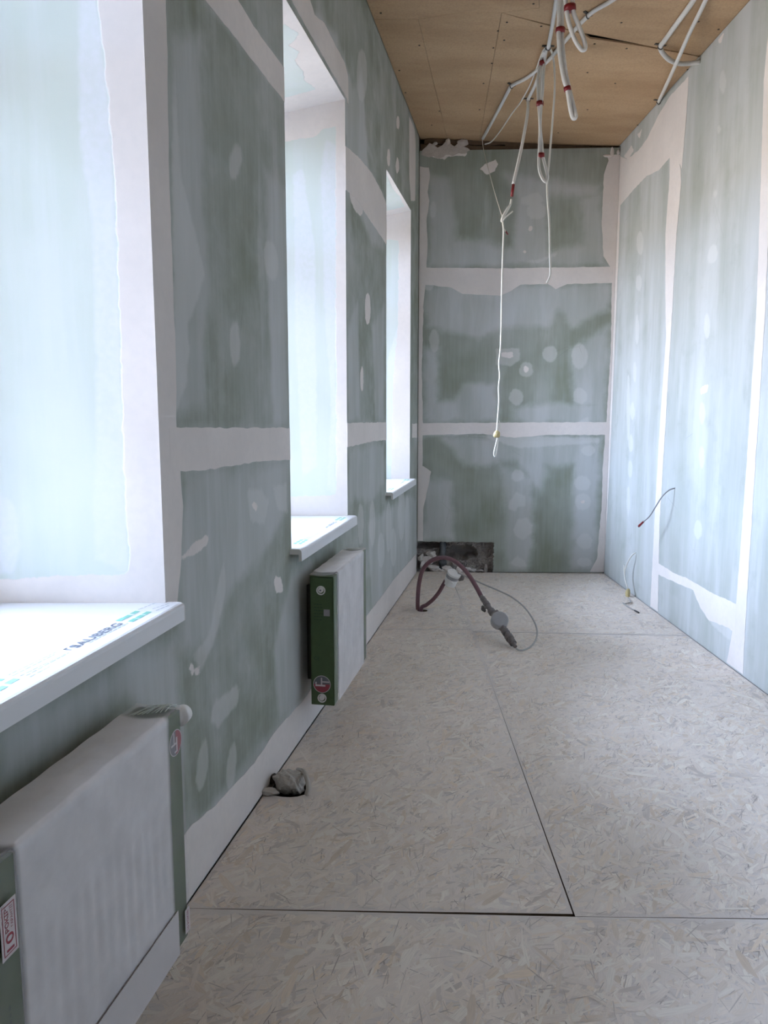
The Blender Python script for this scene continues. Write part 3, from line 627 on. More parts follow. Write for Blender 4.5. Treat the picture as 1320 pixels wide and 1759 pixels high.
PAL = [(min(.86, 1.22*c_[0]), min(.86, 1.19*c_[1]), 1.08*c_[2]) for c_ in [(0.64, 0.575, 0.555), (0.68, 0.61, 0.575), (0.60, 0.52, 0.47), (0.73, 0.67, 0.65), (0.56, 0.465, 0.39), (0.64, 0.58, 0.575), (0.46, 0.41, 0.40), (0.66, 0.555, 0.47)]]
PW = np.array([5, 5, 3, 5, 1.6, 5, 1.3, 1.6]); PW = PW/PW.sum()
def strands(parent, poly, holes, dens, name='wood_strands'):
    P_ = np.array(poly); lo, hi = P_.min(0), P_.max(0); area = (hi-lo).prod(); n = int(area*dens)
    cen = RNG.uniform(lo, hi, (n, 2)); keep = poly_sdf(cen, poly) < 0
    for h in holes: keep &= poly_sdf(cen, h) > 0.05
    cen = cen[keep]; n = len(cen)
    ang = np.where(RNG.random(n) < 0.65, RNG.normal(0.9, 0.55, n), RNG.uniform(0, math.pi, n))
    Ln = RNG.uniform(0.02, 0.11, n)*RNG.uniform(0.6, 1.25, n); Wd = 0.004+0.020*RNG.random(n)**1.6
    thin = RNG.random(n) < 0.24; Wd[thin] = RNG.uniform(0.0010, 0.0032, thin.sum()); Ln[thin] = RNG.uniform(0.015, 0.075, thin.sum())
    loc = np.array([[-.5, -.32], [-.18, -.5], [.28, -.46], [.5, -.15], [.46, .35], [.1, .5], [-.3, .44], [-.5, .12]])
    k = len(loc); L2 = loc[None]*np.stack([Ln, Wd], 1)[:, None, :]*(1+RNG.uniform(-.18, .18, (n, k, 2)))
    c, s = np.cos(ang)[:, None], np.sin(ang)[:, None]
    X = cen[:, :1]+L2[..., 0]*c-L2[..., 1]*s; Y = cen[:, 1:]+L2[..., 0]*s+L2[..., 1]*c
    Q = np.stack([X, Y], -1).reshape(-1, 2)
    pp = ccw([tuple(p) for p in poly])
    ok = np.ones(n, bool)
    for a, b in zip(pp, pp[1:]+pp[:1]):
        a, b = np.array(a), np.array(b); e_ = (b-a)/np.linalg.norm(b-a); nn = np.array([-e_[1], e_[0]]); ok &= ((Q-a)@nn).reshape(n, k).min(1) > 0.0004
    Q = Q.reshape(n, k, 2)[ok].reshape(-1, 2); L2 = L2[ok]; thin = thin[ok]; n = int(ok.sum())
    Z = np.repeat(RNG.permutation(n)/n*0.0009+0.0002, k)
    me = bpy.data.meshes.new(name); me.vertices.add(n*k); me.vertices.foreach_set('co', np.column_stack([Q, Z]).ravel().astype(np.float32))
    me.loops.add(n*k); me.loops.foreach_set('vertex_index', np.arange(n*k, dtype=np.int32)); me.polygons.add(n)
    me.polygons.foreach_set('loop_start', np.arange(0, n*k, k, dtype=np.int32)); me.update(calc_edges=True)
    col = np.array(PAL)[RNG.choice(len(PAL), n, p=PW)]*(1+RNG.uniform(-.07, .07, (n, 1))); col[thin] = np.array([0.30, 0.25, 0.22])*(1+RNG.uniform(-.25, .5, (thin.sum(), 1)))
    at = me.attributes.new('tint', 'FLOAT_COLOR', 'FACE'); at.data.foreach_set('color', np.column_stack([col, np.ones(n)]).ravel().astype(np.float32))
    uv = me.uv_layers.new(name='grain'); off = np.repeat(RNG.uniform(0, 50, (n, 2)), k, 0); uv.data.foreach_set('uv', (L2.reshape(-1, 2)+off).ravel().astype(np.float32))
    me.materials.append(M_OSB); o = bpy.data.objects.new(name, me); link(o, parent); o['kind'] = 'stuff'; return o
for i, (poly, holes) in enumerate(boards_):
    poly = ccw(poly)
    o = fix_normals(slab([poly]+holes, FP, -0.018, 0.0).build('floor_board', M_OSB, floor))
    at = o.data.attributes.new('tint', 'FLOAT_COLOR', 'FACE'); at.data.foreach_set('color', np.tile([0.66, 0.60, 0.56, 1.0], len(o.data.polygons)).astype(np.float32))
    o.data.uv_layers.new(name='grain'); o.data.materials.append(M_EDGE)
    for f_ in o.data.polygons:
        if abs(f_.normal.z) < 0.5: f_.material_index = 1
    strands(o, poly, holes, 5600 if i < 5 else 900)

# ================================================================== window sills
def sill(wi, label):
    Yn, Yf, zs = WIN[wi]; root = empty('window_sill', LP((Yn+Yf)/2, zs-0.042, 0.02))
    tag(root, label, 'window sill', 'white window sills')
    s = MB(); i0, i1 = lp2(Yn+0.002, 0.0), lp2(Yf-0.002, 0.0); o0, o1 = near_out(Yn), far_out(Yf)
    k = 0.985; o0 = (i0[0]+(o0[0]-i0[0])*k, i0[1]+(o0[1]-i0[1])*k); o1 = (i1[0]+(o1[0]-i1[0])*k, i1[1])
    prof = [(0.0, 0.0), (0.034, 0.0), (0.040, -0.0015), (0.044, -0.005), (0.0455, -0.010), (0.0455, -0.043), (0.034, -0.043), (0.034, -0.019), (0.0, -0.019)]
    Y0, Y1 = Yn-0.022, Yf+0.008; n = len(prof); v = []
    for Y in (Y0, Y1):
        for d, z in prof: p = LP(Y, zs+z, d); v.append((p[0], Y+(0 if Y == Y1 else 0), p[2]) if False else p)
    f = [(i, (i+1) % n, n+(i+1) % n, n+i) for i in range(n)]+[tuple(range(n)), tuple(range(2*n-1, n-1, -1))]
    s.add(v, f)
    fix_normals(s.build('nosing', M_PVC, root))
    t = MB(); t.hexa([(*i0, zs-0.019), (*i1, zs-0.019), (*o1, zs-0.019), (*o0, zs-0.019), (*i0, zs), (*i1, zs), (*o1, zs), (*o0, zs)])
    fix_normals(t.build('sill_board', M_PVC, root))
    for Y, sg in ((Y0, -1), (Y1, 1)):
        c = MB(); pr_ = [(d+(0.0008 if d > 0 else 0), z+(0.0008 if z == 0 else 0)) for d, z in prof]
        v = [LP(Y, zs+z, d) for d, z in pr_]+[LP(Y+0.002*sg, zs+z, d) for d, z in pr_]
        c.add(v, f); fix_normals(c.build('end_cap', M_WHITE, root))
    return root
S1 = sill(0, 'window sill with printed film above the film-wrapped radiator')
S2 = sill(1, 'window sill above the radiator with the bare green end')
S3 = sill(2, 'window sill with no radiator below it, closest to the end wall')
DL = Vector((WA/WK, 1/WK, 0)); DN = Vector((-WN[0], -WN[1], 0))       # along the wall, outwards
def sill_print(wi, root, full):
    Yn, Yf, zs = WIN[wi]; z = zs+0.0006
    def quad(mb, Y, d, l, w):   # centred at arc Y / depth d
        o = Vector(LP(Y, z, d)); a = DL*l/2; b = DN*w/2
        mb.add([tuple(o-a-b), tuple(o+a-b), tuple(o+a+b), tuple(o-a+b)], [(0, 1, 2, 3)])
    # distances measured back from the far end of the sill
    if full:
        S, E_ = on_z(133, 1113, z), on_z(214, 1071, z); L = Vector(E_-S).length
        text_mesh('printed_lettering', 'SAUBERG', M_PRINTK, root, tuple(S), DL, DN, width=L, height=0.021, lift=0.0002, fat=0.02)
        sg = MB(); o = Vector(on_z(117, 1113, z))
        c = Vector(on_z(124, 1112, z))
        for a0, a1, b0, b1 in ((-.016, -.004, .006, .010), (-.016, -.012, -.008, .010), (.004, .016, -.010, -.006), (.012, .016, -.010, .008)):
            sg.add([tuple(c+DL*a0+DN*b0), tuple(c+DL*a1+DN*b0), tuple(c+DL*a1+DN*b1), tuple(c+DL*a0+DN*b1)], [(0, 1, 2, 3)])
        sg.build('printed_emblem', M_PRINTK, root)
    else:
        L = 0.19; st = LP(Yf-0.40, z, 0.004)
        text_mesh('printed_lettering', 'SAUBERG', M_PRINTK, root, st, DL, DN, width=L, height=0.018, lift=0.0002)
    gb = MB(); fp = MB()
    if full:
        cs = [on_z(*p, z) for p in [(208, 1064), (219, 1059), (232, 1052), (229, 1065), (241, 1059), (252, 1053)]]
        cs += [on_z(*p, z) for p in [(-6, 1170), (20, 1170), (0, 1183), (-40, 1190), (-14, 1196)]]
    else: cs = [np.array(LP(Yf-0.15+0.035*i, z, 0.004-0.02*j)) for i in range(3) for j in range(2)]+[np.array(LP(Yf-0.78+0.035*i, z, 0.004-0.02*j)) for i in range(3) for j in range(2)]
    for c in cs:
        c = Vector(c); a = DL*0.013; b = DN*0.0065
        gb.add([tuple(c-a-b), tuple(c+a-b), tuple(c+a+b), tuple(c-a+b)], [(0, 1, 2, 3)])
    gb.build('printed_green_blocks', M_PRINTG, root)
    rows = [((12, 1160), (96, 1120)), ((20, 1161), (94, 1124)), ((34, 1161), (112, 1123)), ((45, 1160), (118, 1121)), ((50, 1163), (88, 1143)), ((238, 1047), (268, 1035.5)), ((262, 1046), (292, 1036)), ((268, 1049), (290, 1040)), ((152, 1105), (220, 1070))] if full else []
    segs = [(Vector(on_z(*a, z)), Vector(on_z(*b, z))) for a, b in rows] if full else [(Vector(LP(Yf-0.70, z, 0.006-0.007*k)), Vector(LP(Yf-0.46, z, 0.006-0.007*k))) for k in range(4)]
    rr = random.Random(3)
    for a, b in segs:
        L = (b-a).length; s = 0.0; d = (b-a).normalized()
        while s < L:
            w = rr.uniform(0.006, 0.018); p = a+d*s; q = a+d*min(L, s+w); h = DN*0.0013
            fp.add([tuple(p-h), tuple(q-h), tuple(q+h), tuple(p+h)], [(0, 1, 2, 3)]); s += w+0.003
    tag(fp.build('printed_small_text', M_PRINTP, root), kind='stuff')
sill_print(0, S1, True); sill_print(1, S2, False); sill_print(2, S3, False)

# ================================================================== radiators
def radiator(Y0, Y1, z0, z1, dback, dfront, label, wrapped):
    root = empty('radiator', LP((Y0+Y1)/2, z0, (dback+dfront)/2)); tag(root, label, 'radiator')
    L = Y1-Y0; T = dfront-dback; Hh = z1-z0
    Q = lambda s, t, z: LP(Y0+s, z0+z, dback+t)
    def qbox(mb, s0, s1, t0, t1, a, b): mb.hexa([Q(s0, t0, a), Q(s1, t0, a), Q(s1, t1, a), Q(s0, t1, a), Q(s0, t0, b), Q(s1, t0, b), Q(s1, t1, b), Q(s0, t1, b)])
    # steel panels: back, and a ribbed front
    b = MB(); qbox(b, 0.01, L-0.01, 0.0, 0.02, 0.01, Hh-0.01); bevel(fix_normals(b.build('back_panel', M_STEEL, root)), 0.004)
    b = MB(); nS, nZ = 144, 20; v = []
    tf = T-0.012
    for i in range(nS+1):
        for j in range(nZ+1):
            s = 0.008+(L-0.016)*i/nS; z = 0.008+(Hh-0.016)*j/nZ
            env = min(1, max(0, (z-0.05)/0.03))*min(1, max(0, (Hh-0.05-z)/0.03))
            v.append(Q(s, tf-0.005*env*(0.5-0.5*math.cos(2*math.pi*s/0.0333)), z))
    fcs = [(i*(nZ+1)+j, (i+1)*(nZ+1)+j, (i+1)*(nZ+1)+j+1, i*(nZ+1)+j+1) for i in range(nS) for j in range(nZ)]
    b.add(v, fcs); o = b.build('ribbed_front_panel', M_STEEL, root, True); sm = o.modifiers.new('t', 'SOLIDIFY'); sm.thickness = 0.012; sm.offset = 1 if False else -1
    b = MB(); 
    for k in range(18):
        s = 0.03+(L-0.06)*k/17; qbox(b, s-0.004, s+0.004, 0.015, T-0.03, Hh-0.016, Hh-0.010)
    qbox(b, 0.008, L-0.008, 0.010, 0.016, Hh-0.016, Hh-0.008); qbox(b, 0.008, L-0.008, T-0.022, T-0.014, Hh-0.016, Hh-0.008)
    b.build('top_grille', M_STEEL, root)
    # cardboard end protectors: end plate, front, back and top returns
    RW = 0.060
    for s0, s1, e0, e1 in ((0.0, RW, 0.0, 0.003), (L-RW, L, L-0.003, L)):
        c = MB(); qbox(c, e0, e1, 0.0, T, 0.0, Hh); qbox(c, s0, s1, T-0.003, T, 0.0, Hh); qbox(c, s0, s1, 0.0, 0.003, 0.0, Hh); qbox(c, s0, s1, 0.003, T-0.003, Hh-0.003, Hh)
        cap = c.build('end_protector', M_GREEN, root)
        near = s0 == 0.0
        # printed roundel on the front return or the end face
        if near and not wrapped:
            ctr = Q(0, T*0.47, 0.083); xd = Vector(WN+(0,)); yd = Vector((0, 0, 1)); out = Vector((-WA/WK, -1/WK, 0))
            roundel(cap, Vector(ctr)+out*0.0006, xd, yd, 0.0345)
        if not near and wrapped:
            ctr = Q(L-0.024, T, Hh-0.062); roundel(cap, Vector(ctr)+Vector(WN+(0,))*0.0006, Vector((0, 0, 1)), -DL, 0.028, flat=True)
    # ports with plugs
    if not wrapped:
        for z in (0.028, Hh-0.052):
            c = Vector(Q(0, T*0.47, z)); out = Vector((-WA/WK, -1/WK, 0))
            r = MB(); pts = []; n = 24; xd = Vector(WN+(0,)); yd = Vector((0, 0, 1))
            v = []; 
            for rad, dd in ((0.0175, 0.0003), (0.0175, 0.004), (0.0135, 0.004), (0.0135, 0.0003)):
                for k in range(n): a = 2*math.pi*k/n; v.append(tuple(c+xd*(rad*math.cos(a))+yd*(rad*math.sin(a))+out*dd))
            r.add(v, [(m*n+k, m*n+(k+1) % n, (m+1)*n+(k+1) % n, (m+1)*n+k) for m in range(3) for k in range(n)]); r.build('port_ring', M_WHITE, root)
            pgv = c+yd*0.002
            pg = MB().tube([tuple(pgv+out*0.0005), tuple(pgv+out*0.007), tuple(pgv+out*0.009)], [0.0105, 0.0105, 0.008], 18).build('port_plug', M_WHITE, root)
            if z > 0.2: MB().tube([tuple(pgv+out*0.0091), tuple(pgv+out*0.0096)], 0.0035, 12).build('plug_socket_shade', M_GREYP, pg)  # flat grey disc, shade of the socket recess put in as colour
        # small dark lettering down the end face
        xd = Vector(WN+(0,)); out = Vector((-WA/WK, -1/WK, 0))
        tx = MB(); rr = random.Random(5)
        for row in range(6):
            zz = 0.395-row*0.012; t = 0.014
            while t < 0.045: w = rr.uniform(0.004, 0.010); p = Vector(Q(0, t, zz))+out*0.0005; tx.add([tuple(p), tuple(p+xd*w), tuple(p+xd*w+Vector((0, 0, .003))), tuple(p+Vector((0, 0, .003)))], [(0, 1, 2, 3)]); t += w+0.003
        tag(tx.build('printed_small_text', M_DKPRINT, root), kind='stuff')
        pp = Vector(Q(0, 0.052, 0.352))+out*0.0005; sq = MB(); sq.add([tuple(pp), tuple(pp+xd*0.024), tuple(pp+xd*0.024+Vector((0, 0, .026))), tuple(pp+Vector((0, 0, .026)))], [(0, 1, 2, 3)]); sq.build('blank_sticker', M_GREYP2, root)
        text_mesh('printed_mark', 'CE', M_DKPRINT, root, tuple(Vector(Q(0, 0.012, 0.178))+out*0.0004), xd, Vector((0, 0, 1)), height=0.014, lift=0.0003)
    # film: front sheet and top sheet, creased
    nS, nZ = 180, 50; rr = random.Random(int(Y0*100)); ph = [(rr.uniform(0, 6), rr.uniform(5, 40), rr.uniform(-40, 40)) for _ in range(7)]
    def crease(s, z, top):
        w = sum(math.sin(p+a*s+c*z) for p, a, c in ph)/7
        k = math.exp(-((Hh-z)/0.10)**2)*(0.6+0.4*math.sin(40*s+20*z))
        env = min(1, max(0, (z-0.10)/0.05))*min(1, max(0, (Hh-0.13-z)/0.06))*min(1, max(0, (min(s, L-s)-0.07)/0.02))
        return 0.0036+0.0010*w+0.004*k*abs(math.sin(23*s+9*z))-0.0019*env*(0.5-0.5*math.cos(2*math.pi*s/0.0333))
    fm = MB(); v = []; m = 0.004
    prof = [('f', j/nZ) for j in range(nZ+1)]+[('t', j/16) for j in range(1, 17)]
    for i in range(nS+1):
        s = -0.003+(L+0.006)*i/nS
        for k, t in prof:
            if k == 'f': z = -0.004+(Hh+0.004+0.002)*t; v.append(Q(s, T+crease(s, z, 0), z))
            else:
                sag = 0.005*math.sin(math.pi*t)*(0.7+0.3*math.sin(18*s)); v.append(Q(s, (T+0.004)*(1-t)-0.004*t, Hh+0.007-sag*0.9+0.004*(1-t)**3+0.0008*math.sin(60*s+9*t)))
    n = len(prof); fm.add(v, [(i*n+j, (i+1)*n+j, (i+1)*n+j+1, i*n+j+1) for i in range(nS) for j in range(n-1)])
    fo_ = fm.build('wrapping_film', M_FILM, root, True); al = []
    for i in range(nS+1):
        s = L*i/nS; e_ = min(s, L-s)
        for k, t in prof:
            mid = min(1, max(0, (e_-RW)/0.012))
            al.append((0.18+0.66*mid) if k == 'f' else (0.35+0.60*mid))
    at = fo_.data.attributes.new('cloud', 'FLOAT', 'POINT'); at.data.foreach_set('value', np.array(al, np.float32))
    if wrapped:
        # paper band along the lower front, warranty labels, valve head at the far end
        b = MB(); qbox(b, 0.058, L-RW+0.004, T+0.0075, T+0.0090, -0.002, 0.098); b.build('lower_paper_band', M_PAPER, root)
        n_ = Vector(WN+(0,))
        def lab(s0, s1, a, b_, lift, mat, name, par): 
            p = [Vector(Q(s0, T, a)), Vector(Q(s1, T, a)), Vector(Q(s1, T, b_)), Vector(Q(s0, T, b_))]
            return MB().add([tuple(q+n_*lift) for q in p], [(0, 1, 2, 3)]).build(name, mat, par)
        lb = lab(0.012, 0.046, Hh-0.135, Hh-0.052, 0.0105, M_LABEL, 'warranty_label', root)
        fr = MB()
        for s0, s1, a, c in ((0.016, 0.0175, -0.130, -0.057), (0.0405, 0.042, -0.130, -0.057), (0.0175, 0.0405, -0.130, -0.1285), (0.0175, 0.0405, -0.0585, -0.057)):
            p = [Q(s0, T, Hh+a), Q(s1, T, Hh+a), Q(s1, T, Hh+c), Q(s0, T, Hh+c)]; fr.add([tuple(Vector(q)+n_*0.0108) for q in p], [(0, 1, 2, 3)])
        fr.build('label_border', M_REDP, lb)
        up = Vector((0, 0, 1))
        text_mesh('label_number', '10', M_REDP, lb, tuple(Vector(Q(0.037, T, Hh-0.126))+n_*0.0108), up, -DL, width=0.026, height=0.016, lift=0.0002, fat=0.01)
        text_mesh('label_text', 'РОКІВ', M_REDP, lb, tuple(Vector(Q(0.0285, T, Hh-0.097))+n_*0.0108), up, -DL, width=0.036, height=0.008, lift=0.0002, fat=0.01)
        text_mesh('label_text', 'ГАРАНТІЇ', M_REDP, lb, tuple(Vector(Q(0.037, T, Hh-0.094))+n_*0.0108), up, -DL, width=0.033, height=0.006, lift=0.0002)
        l2 = lab(L-0.026, L-0.004, 0.020, 0.075, 0.0085, M_LABEL, 'warranty_label', root)
        text_mesh('label_text', '10 РОКІВ', M_REDP, l2, tuple(Vector(Q(L-0.011, T, 0.025))+n_*0.0088), up, -DL, width=0.045, height=0.008, lift=0.0002)
        tx = MB(); rr = random.Random(8)
        z = 0.05
        while z < 0.30:
            w = rr.uniform(0.006, 0.016); p = [Q(0.030, T, z), Q(0.034, T, z), Q(0.034, T, z+w), Q(0.030, T, z+w)]; tx.add([tuple(Vector(q)+n_*0.0004) for q in p], [(0, 1, 2, 3)]); z += w+0.004
        tag(tx.build('printed_small_text', M_DKPRINT, root), kind='stuff')
        c = Vector(Q(L+0.002, T-0.010, Hh-0.024))
        vb = MB().tube([tuple(c), tuple(c+DL*0.012), tuple(c+DL*0.014), tuple(c+DL*0.040), tuple(c+DL*0.045)], [0.012, 0.012, 0.021, 0.019, 0.012], 20).build('valve_cap', M_WHITE, root, True)
        # loose film strands gathered at the top far corner
        for k in range(9):
            a = Vector(Q(L-0.075+0.004*k, 0.02+0.008*k, Hh+0.012)); b_ = Vector(Q(L-0.008, T-0.01+0.001*k, Hh+0.010+0.002*(k % 3)))
            mid = (a+b_)/2+Vector((0, 0, 0.008+0.003*math.sin(k*2.1)))
            MB().tube(spline([tuple(a), tuple(mid), tuple(b_)], 6), 0.0011, 5).build('film_pleat', M_FILM2, root, True)
    # wall brackets carry it; their dark colour paints the shade behind the radiator
    for s in (0.12, L-0.12): b = MB(); qbox(b, s-0.012, s+0.012, -dback+0.0035, 0.004, 0.06, Hh-0.06); b.build('shade_wall_bracket', M_CLIP, root)
    return root
M_PAPER = plain('pale_wrap_paper', (0.62, 0.59, 0.59), 0.6, var=0.04)
M_GREYP2 = plain('grey_paper', (0.36, 0.34, 0.36), 0.6)
def roundel(parent, c, xd, yd, R, flat=False):
    n = 28; nd = xd.cross(yd)
    def disc(r, lift, a0=0.0, a1=2*math.pi, m=n):
        return [tuple(c+xd*(r*math.cos(a0+(a1-a0)*k/m))+yd*(r*math.sin(a0+(a1-a0)*k/m))+nd*lift) for k in range(m if a1-a0 > 6.2 else m+1)]
    g = 0.0
    d = MB(); v = disc(R, g); d.add(v, [tuple(range(len(v)))]); d.build('roundel_border', M_LABEL, parent)
    d = MB(); v = disc(R*0.93, g+0.0003, 0, math.pi); d.add(v, [tuple(range(len(v)))]); d.build('roundel_upper_half', M_GREYP, parent)
    d = MB(); v = disc(R*0.93, g+0.0003, math.pi, 2*math.pi); d.add(v, [tuple(range(len(v)))]); d.build('roundel_lower_half', M_REDP, parent)
    st = MB()
    for a0, a1, b0, b1 in ((-.12, .04, -.05, .75), (.04, .85, .22, .36), (-.75, .40, -.25, -.05), (-.75, -.60, -.05, .25)):
        st.add([tuple(c+xd*(a*R)+yd*(b*R)+nd*(g+0.0006)) for a, b in ((a0, b0), (a1, b0), (a1, b1), (a0, b1))], [(0, 1, 2, 3)])
    st.build('roundel_strokes', M_LABEL, parent)
radiator(0.985, 1.570, 0.14, 0.655, 0.045, 0.14, 'radiator in cloudy film with pale green corner strips and a warranty label', True)
radiator(2.845, 3.425, 0.155, 0.658, 0.05, 0.14, 'boxed radiator with dark green end showing two round ports and a roundel', False)

# ================================================================== cables and conduits
def run(name, pts, r, mat, label, cat='cable', group=None, n=10, per=8):
    root = empty(name, tuple(map(float, pts[0]))); tag(root, label, cat, group)
    MB().tube(spline(pts, per), r, n).build('sheath', mat, root, True); return root
def wrap_tape(root, p, axis, r, w=0.018):
    a = Vector(axis).normalized(); p = Vector(p)
    MB().tube([tuple(p-a*w/2), tuple(p+a*w/2)], r, 14).build('red_tape', M_TAPE, root, True)
def clip(root, p, axis, r):
    a = Vector(axis); a.z = 0; a.normalize(); s = Vector((-a.y, a.x, 0)); p = Vector(p); z0 = ceil_z(p.x)
    mb_ = MB(); q = [p+s*(r+0.022)*k+a*0.007*m for k, m in ((-1, -1), (1, -1), (1, 1), (-1, 1))]
    mb_.hexa([(v.x, v.y, z0-0.004) for v in q]+[(v.x, v.y, z0-0.0005) for v in q])
    pts = [tuple(p+s*(r+0.003)*math.cos(t)+Vector((0, 0, -1))*(r+0.003)*math.sin(t)) for t in np.linspace(0, math.pi, 9)]
    mb_.tube(pts, 0.0025, 6); mb_.build('fixing_clip', M_CLIP, root)
C = lambda x, y, d=0.011: tuple(on_ceil(x, y, d)); Yp = lambda x, y, Y: tuple(on_y(x, y, Y))
GC = 'pale conduits on the ceiling'
a = run('conduit', [C(1100, -32), C(1050, 2), C(1012, 26), C(968, 74), C(942, 104), C(908, 132), C(880, 147, .011), C(872, 160, .012), C(852, 198), C(830, 238)], 0.0105, M_CONDUIT, 'pale conduit clipped slantwise across the ceiling to the end wall', 'conduit')
clip(a, C(1010, 27), (1, -1, 0), 0.011); clip(a, C(879, 148), (1, -1, 0), 0.011)
b = run('conduit', [C(962, -40), C(956, 0), C(949, 45), C(942, 84)], 0.0105, M_CONDUIT, 'short straight pale conduit ending at the cluster of wires', 'conduit')
clip(b, C(942, 82), (0, 1, 0), 0.011)
# taped loop hanging lowest
Yh = 3.74
top = tuple(on_ceil(963, -48, 0.0))
cc = empty('cable_loop', top); tag(cc, 'long folded white conduit loop bound twice with red tape', 'conduit')
off = 0.0125
def YH(x, y, dx=0.0, dy=0.0): p = on_y(x, y, Yh); return (p[0]+dx, p[1]+dy, p[2])
left = [YH(961, 0), YH(960.5, 30), YH(960, 60), YH(963, 100), YH(969, 135), YH(975, 155), YH(980, 185)]
path = [(top[0]-0.008, top[1], top[2])]+left+[YH(983.5, 200), YH(987, 203.5), YH(989.5, 199), YH(986, 180, 0, .006), YH(979, 150, 0, .010), YH(972, 112, 0, .014), YH(967, 60, 0, .012), YH(967, 0, 0, .01), (top[0]+0.012, top[1]+0.01, top[2])]
MB().tube(spline(path, 8), 0.0095, 10).build('sheath', M_CONDUIT, cc, True)
wrap_tape(cc, YH(963, 51, 0.001, .005), (0, 0, 1), 0.0215); wrap_tape(cc, YH(975.5, 152, 0.0, .004), (.25, 0, -1), 0.0165)
# second short loop
Yh = 3.60; top2 = tuple(on_ceil(976, -70, 0.0))
d = empty('cable_loop', top2); tag(d, 'short open white conduit loop bound once with red tape', 'conduit')
path = [(top2[0]-0.01, top2[1], top2[2]), YH(972, -15), YH(973, 12), YH(978, 40), YH(987, 66), YH(995, 80), YH(1001, 86), YH(1006, 82), YH(1003, 66), YH(994, 42), YH(986, 22), YH(984, 0), YH(983, -20), (top2[0]+0.02, top2[1], top2[2])]
MB().tube(spline(path, 8), 0.0095, 10).build('sheath', M_CONDUIT, d, True)
wrap_tape(d, YH(979.5, 14), (.1, 0, -1), 0.026, 0.022)
# thin wire to the end wall
run('wire', [C(941, 79, .004), C(932, 90, .02), Yp(922, 118, 4.75), Yp(910, 148, 5.0), Yp(895, 175, 5.25), Yp(880, 195, 5.45), Yp(862, 222, 5.7), Yp(845, 243, 5.9), Yp(833, 248, 5.955)], 0.0045, M_WIRE, 'thin white wire sagging from the cluster to the end wall top', 'wire')
# conduit that drops to the knot
Yk = 5.13
f1 = [C(938, 86, .012), C(930, 112, .03), C(923, 138, .03), C(914, 158, .016), C(908, 171, .013), Yp(907.5, 186, 5.14), Yp(905, 206, 5.13), Yp(898, 245, Yk), Yp(890, 282, Yk), Yp(882, 316, Yk)]
g = run('conduit', f1, 0.0100, M_CONDUIT, 'conduit dropping from a ceiling clip to a red taped tip and knot', 'conduit'); clip(g, C(908, 172), (0, 1, 0), 0.010)
wrap_tape(g, Yp(881, 327, Yk), (0.12, 0, 1), 0.0095, 0.075)
# knot and the long cord
k = empty('hanging_cord', Yp(868, 372, Yk)); tag(k, 'long white cord knotted high up with a yellowed connector and end loop', 'cord')
MB().tube(spline([Yp(879, 342, Yk), Yp(877, 352, Yk), Yp(872, 362, Yk), Yp(866, 372, Yk), Yp(862, 380, Yk), Yp(864, 372, Yk-.01), Yp(871, 360, Yk-.012), Yp(877, 352, Yk-.006)], 6), 0.0065, 8).build('knot', M_WIRE, k, True)
MB().tube(spline([Yp(862, 381, Yk), Yp(868, 374, Yk-.012), Yp(875, 368, Yk-.012), Yp(881, 363, Yk-.006)], 6), 0.005, 8).build('knot_tail', M_WIRE, k, True)
MB().tube(spline([Yp(863, 378, Yk), Yp(865, 390, Yk), Yp(869, 398, Yk)], 5), 0.004, 8).build('side_tail', M_WIRE, k, True)
MB().tube([Yp(869, 397, Yk), Yp(873, 403, Yk)], 0.0045, 8).build('tail_tape', M_TAPE, k, True)
MB().tube(spline([Yp(864, 380, Yk), Yp(865.5, 398, Yk), Yp(864, 440, Yk), Yp(862.5, 500, Yk), Yp(861.5, 560, Yk), Yp(860, 600, Yk), Yp(857.5, 625, Yk), Yp(859, 645, Yk), Yp(857, 665, Yk), Yp(857.5, 690, Yk), Yp(855, 725, Yk), Yp(854, 741, Yk)], 6), 0.0052, 8).build('cord', M_WIRE, k, True)
lump('connector', Yp(853.5, 746, Yk), (0.024, 0.02, 0.026), M_YELLOW, k, 2, 0.2, 3).matrix_parent_inverse = Matrix.Translation(k.location).inverted()
MB().tube(spline([Yp(855, 752, Yk), Yp(852, 765, Yk), Yp(849, 778, Yk), Yp(850.5, 784, Yk), Yp(853, 778, Yk), Yp(855, 765, Yk), Yp(856, 752, Yk)], 6), 0.0045, 8).build('end_loop', M_WIRE, k, True)
MB().tube(spline([Yp(858, 722, Yk), Yp(860, 733, Yk), Yp(856, 742, Yk)], 5), 0.003, 6).build('connector_wire', M_WIRE, k, True)
run('string', [tuple(on_back(829, 240, .01)), Yp(831, 256, 5.92), Yp(838, 285, 5.72), Yp(850, 330, 5.4), Yp(863, 372, Yk+.01)], 0.0024, M_WIRE, 'thin string slanting from the ceiling edge to the knot', 'string', n=6)
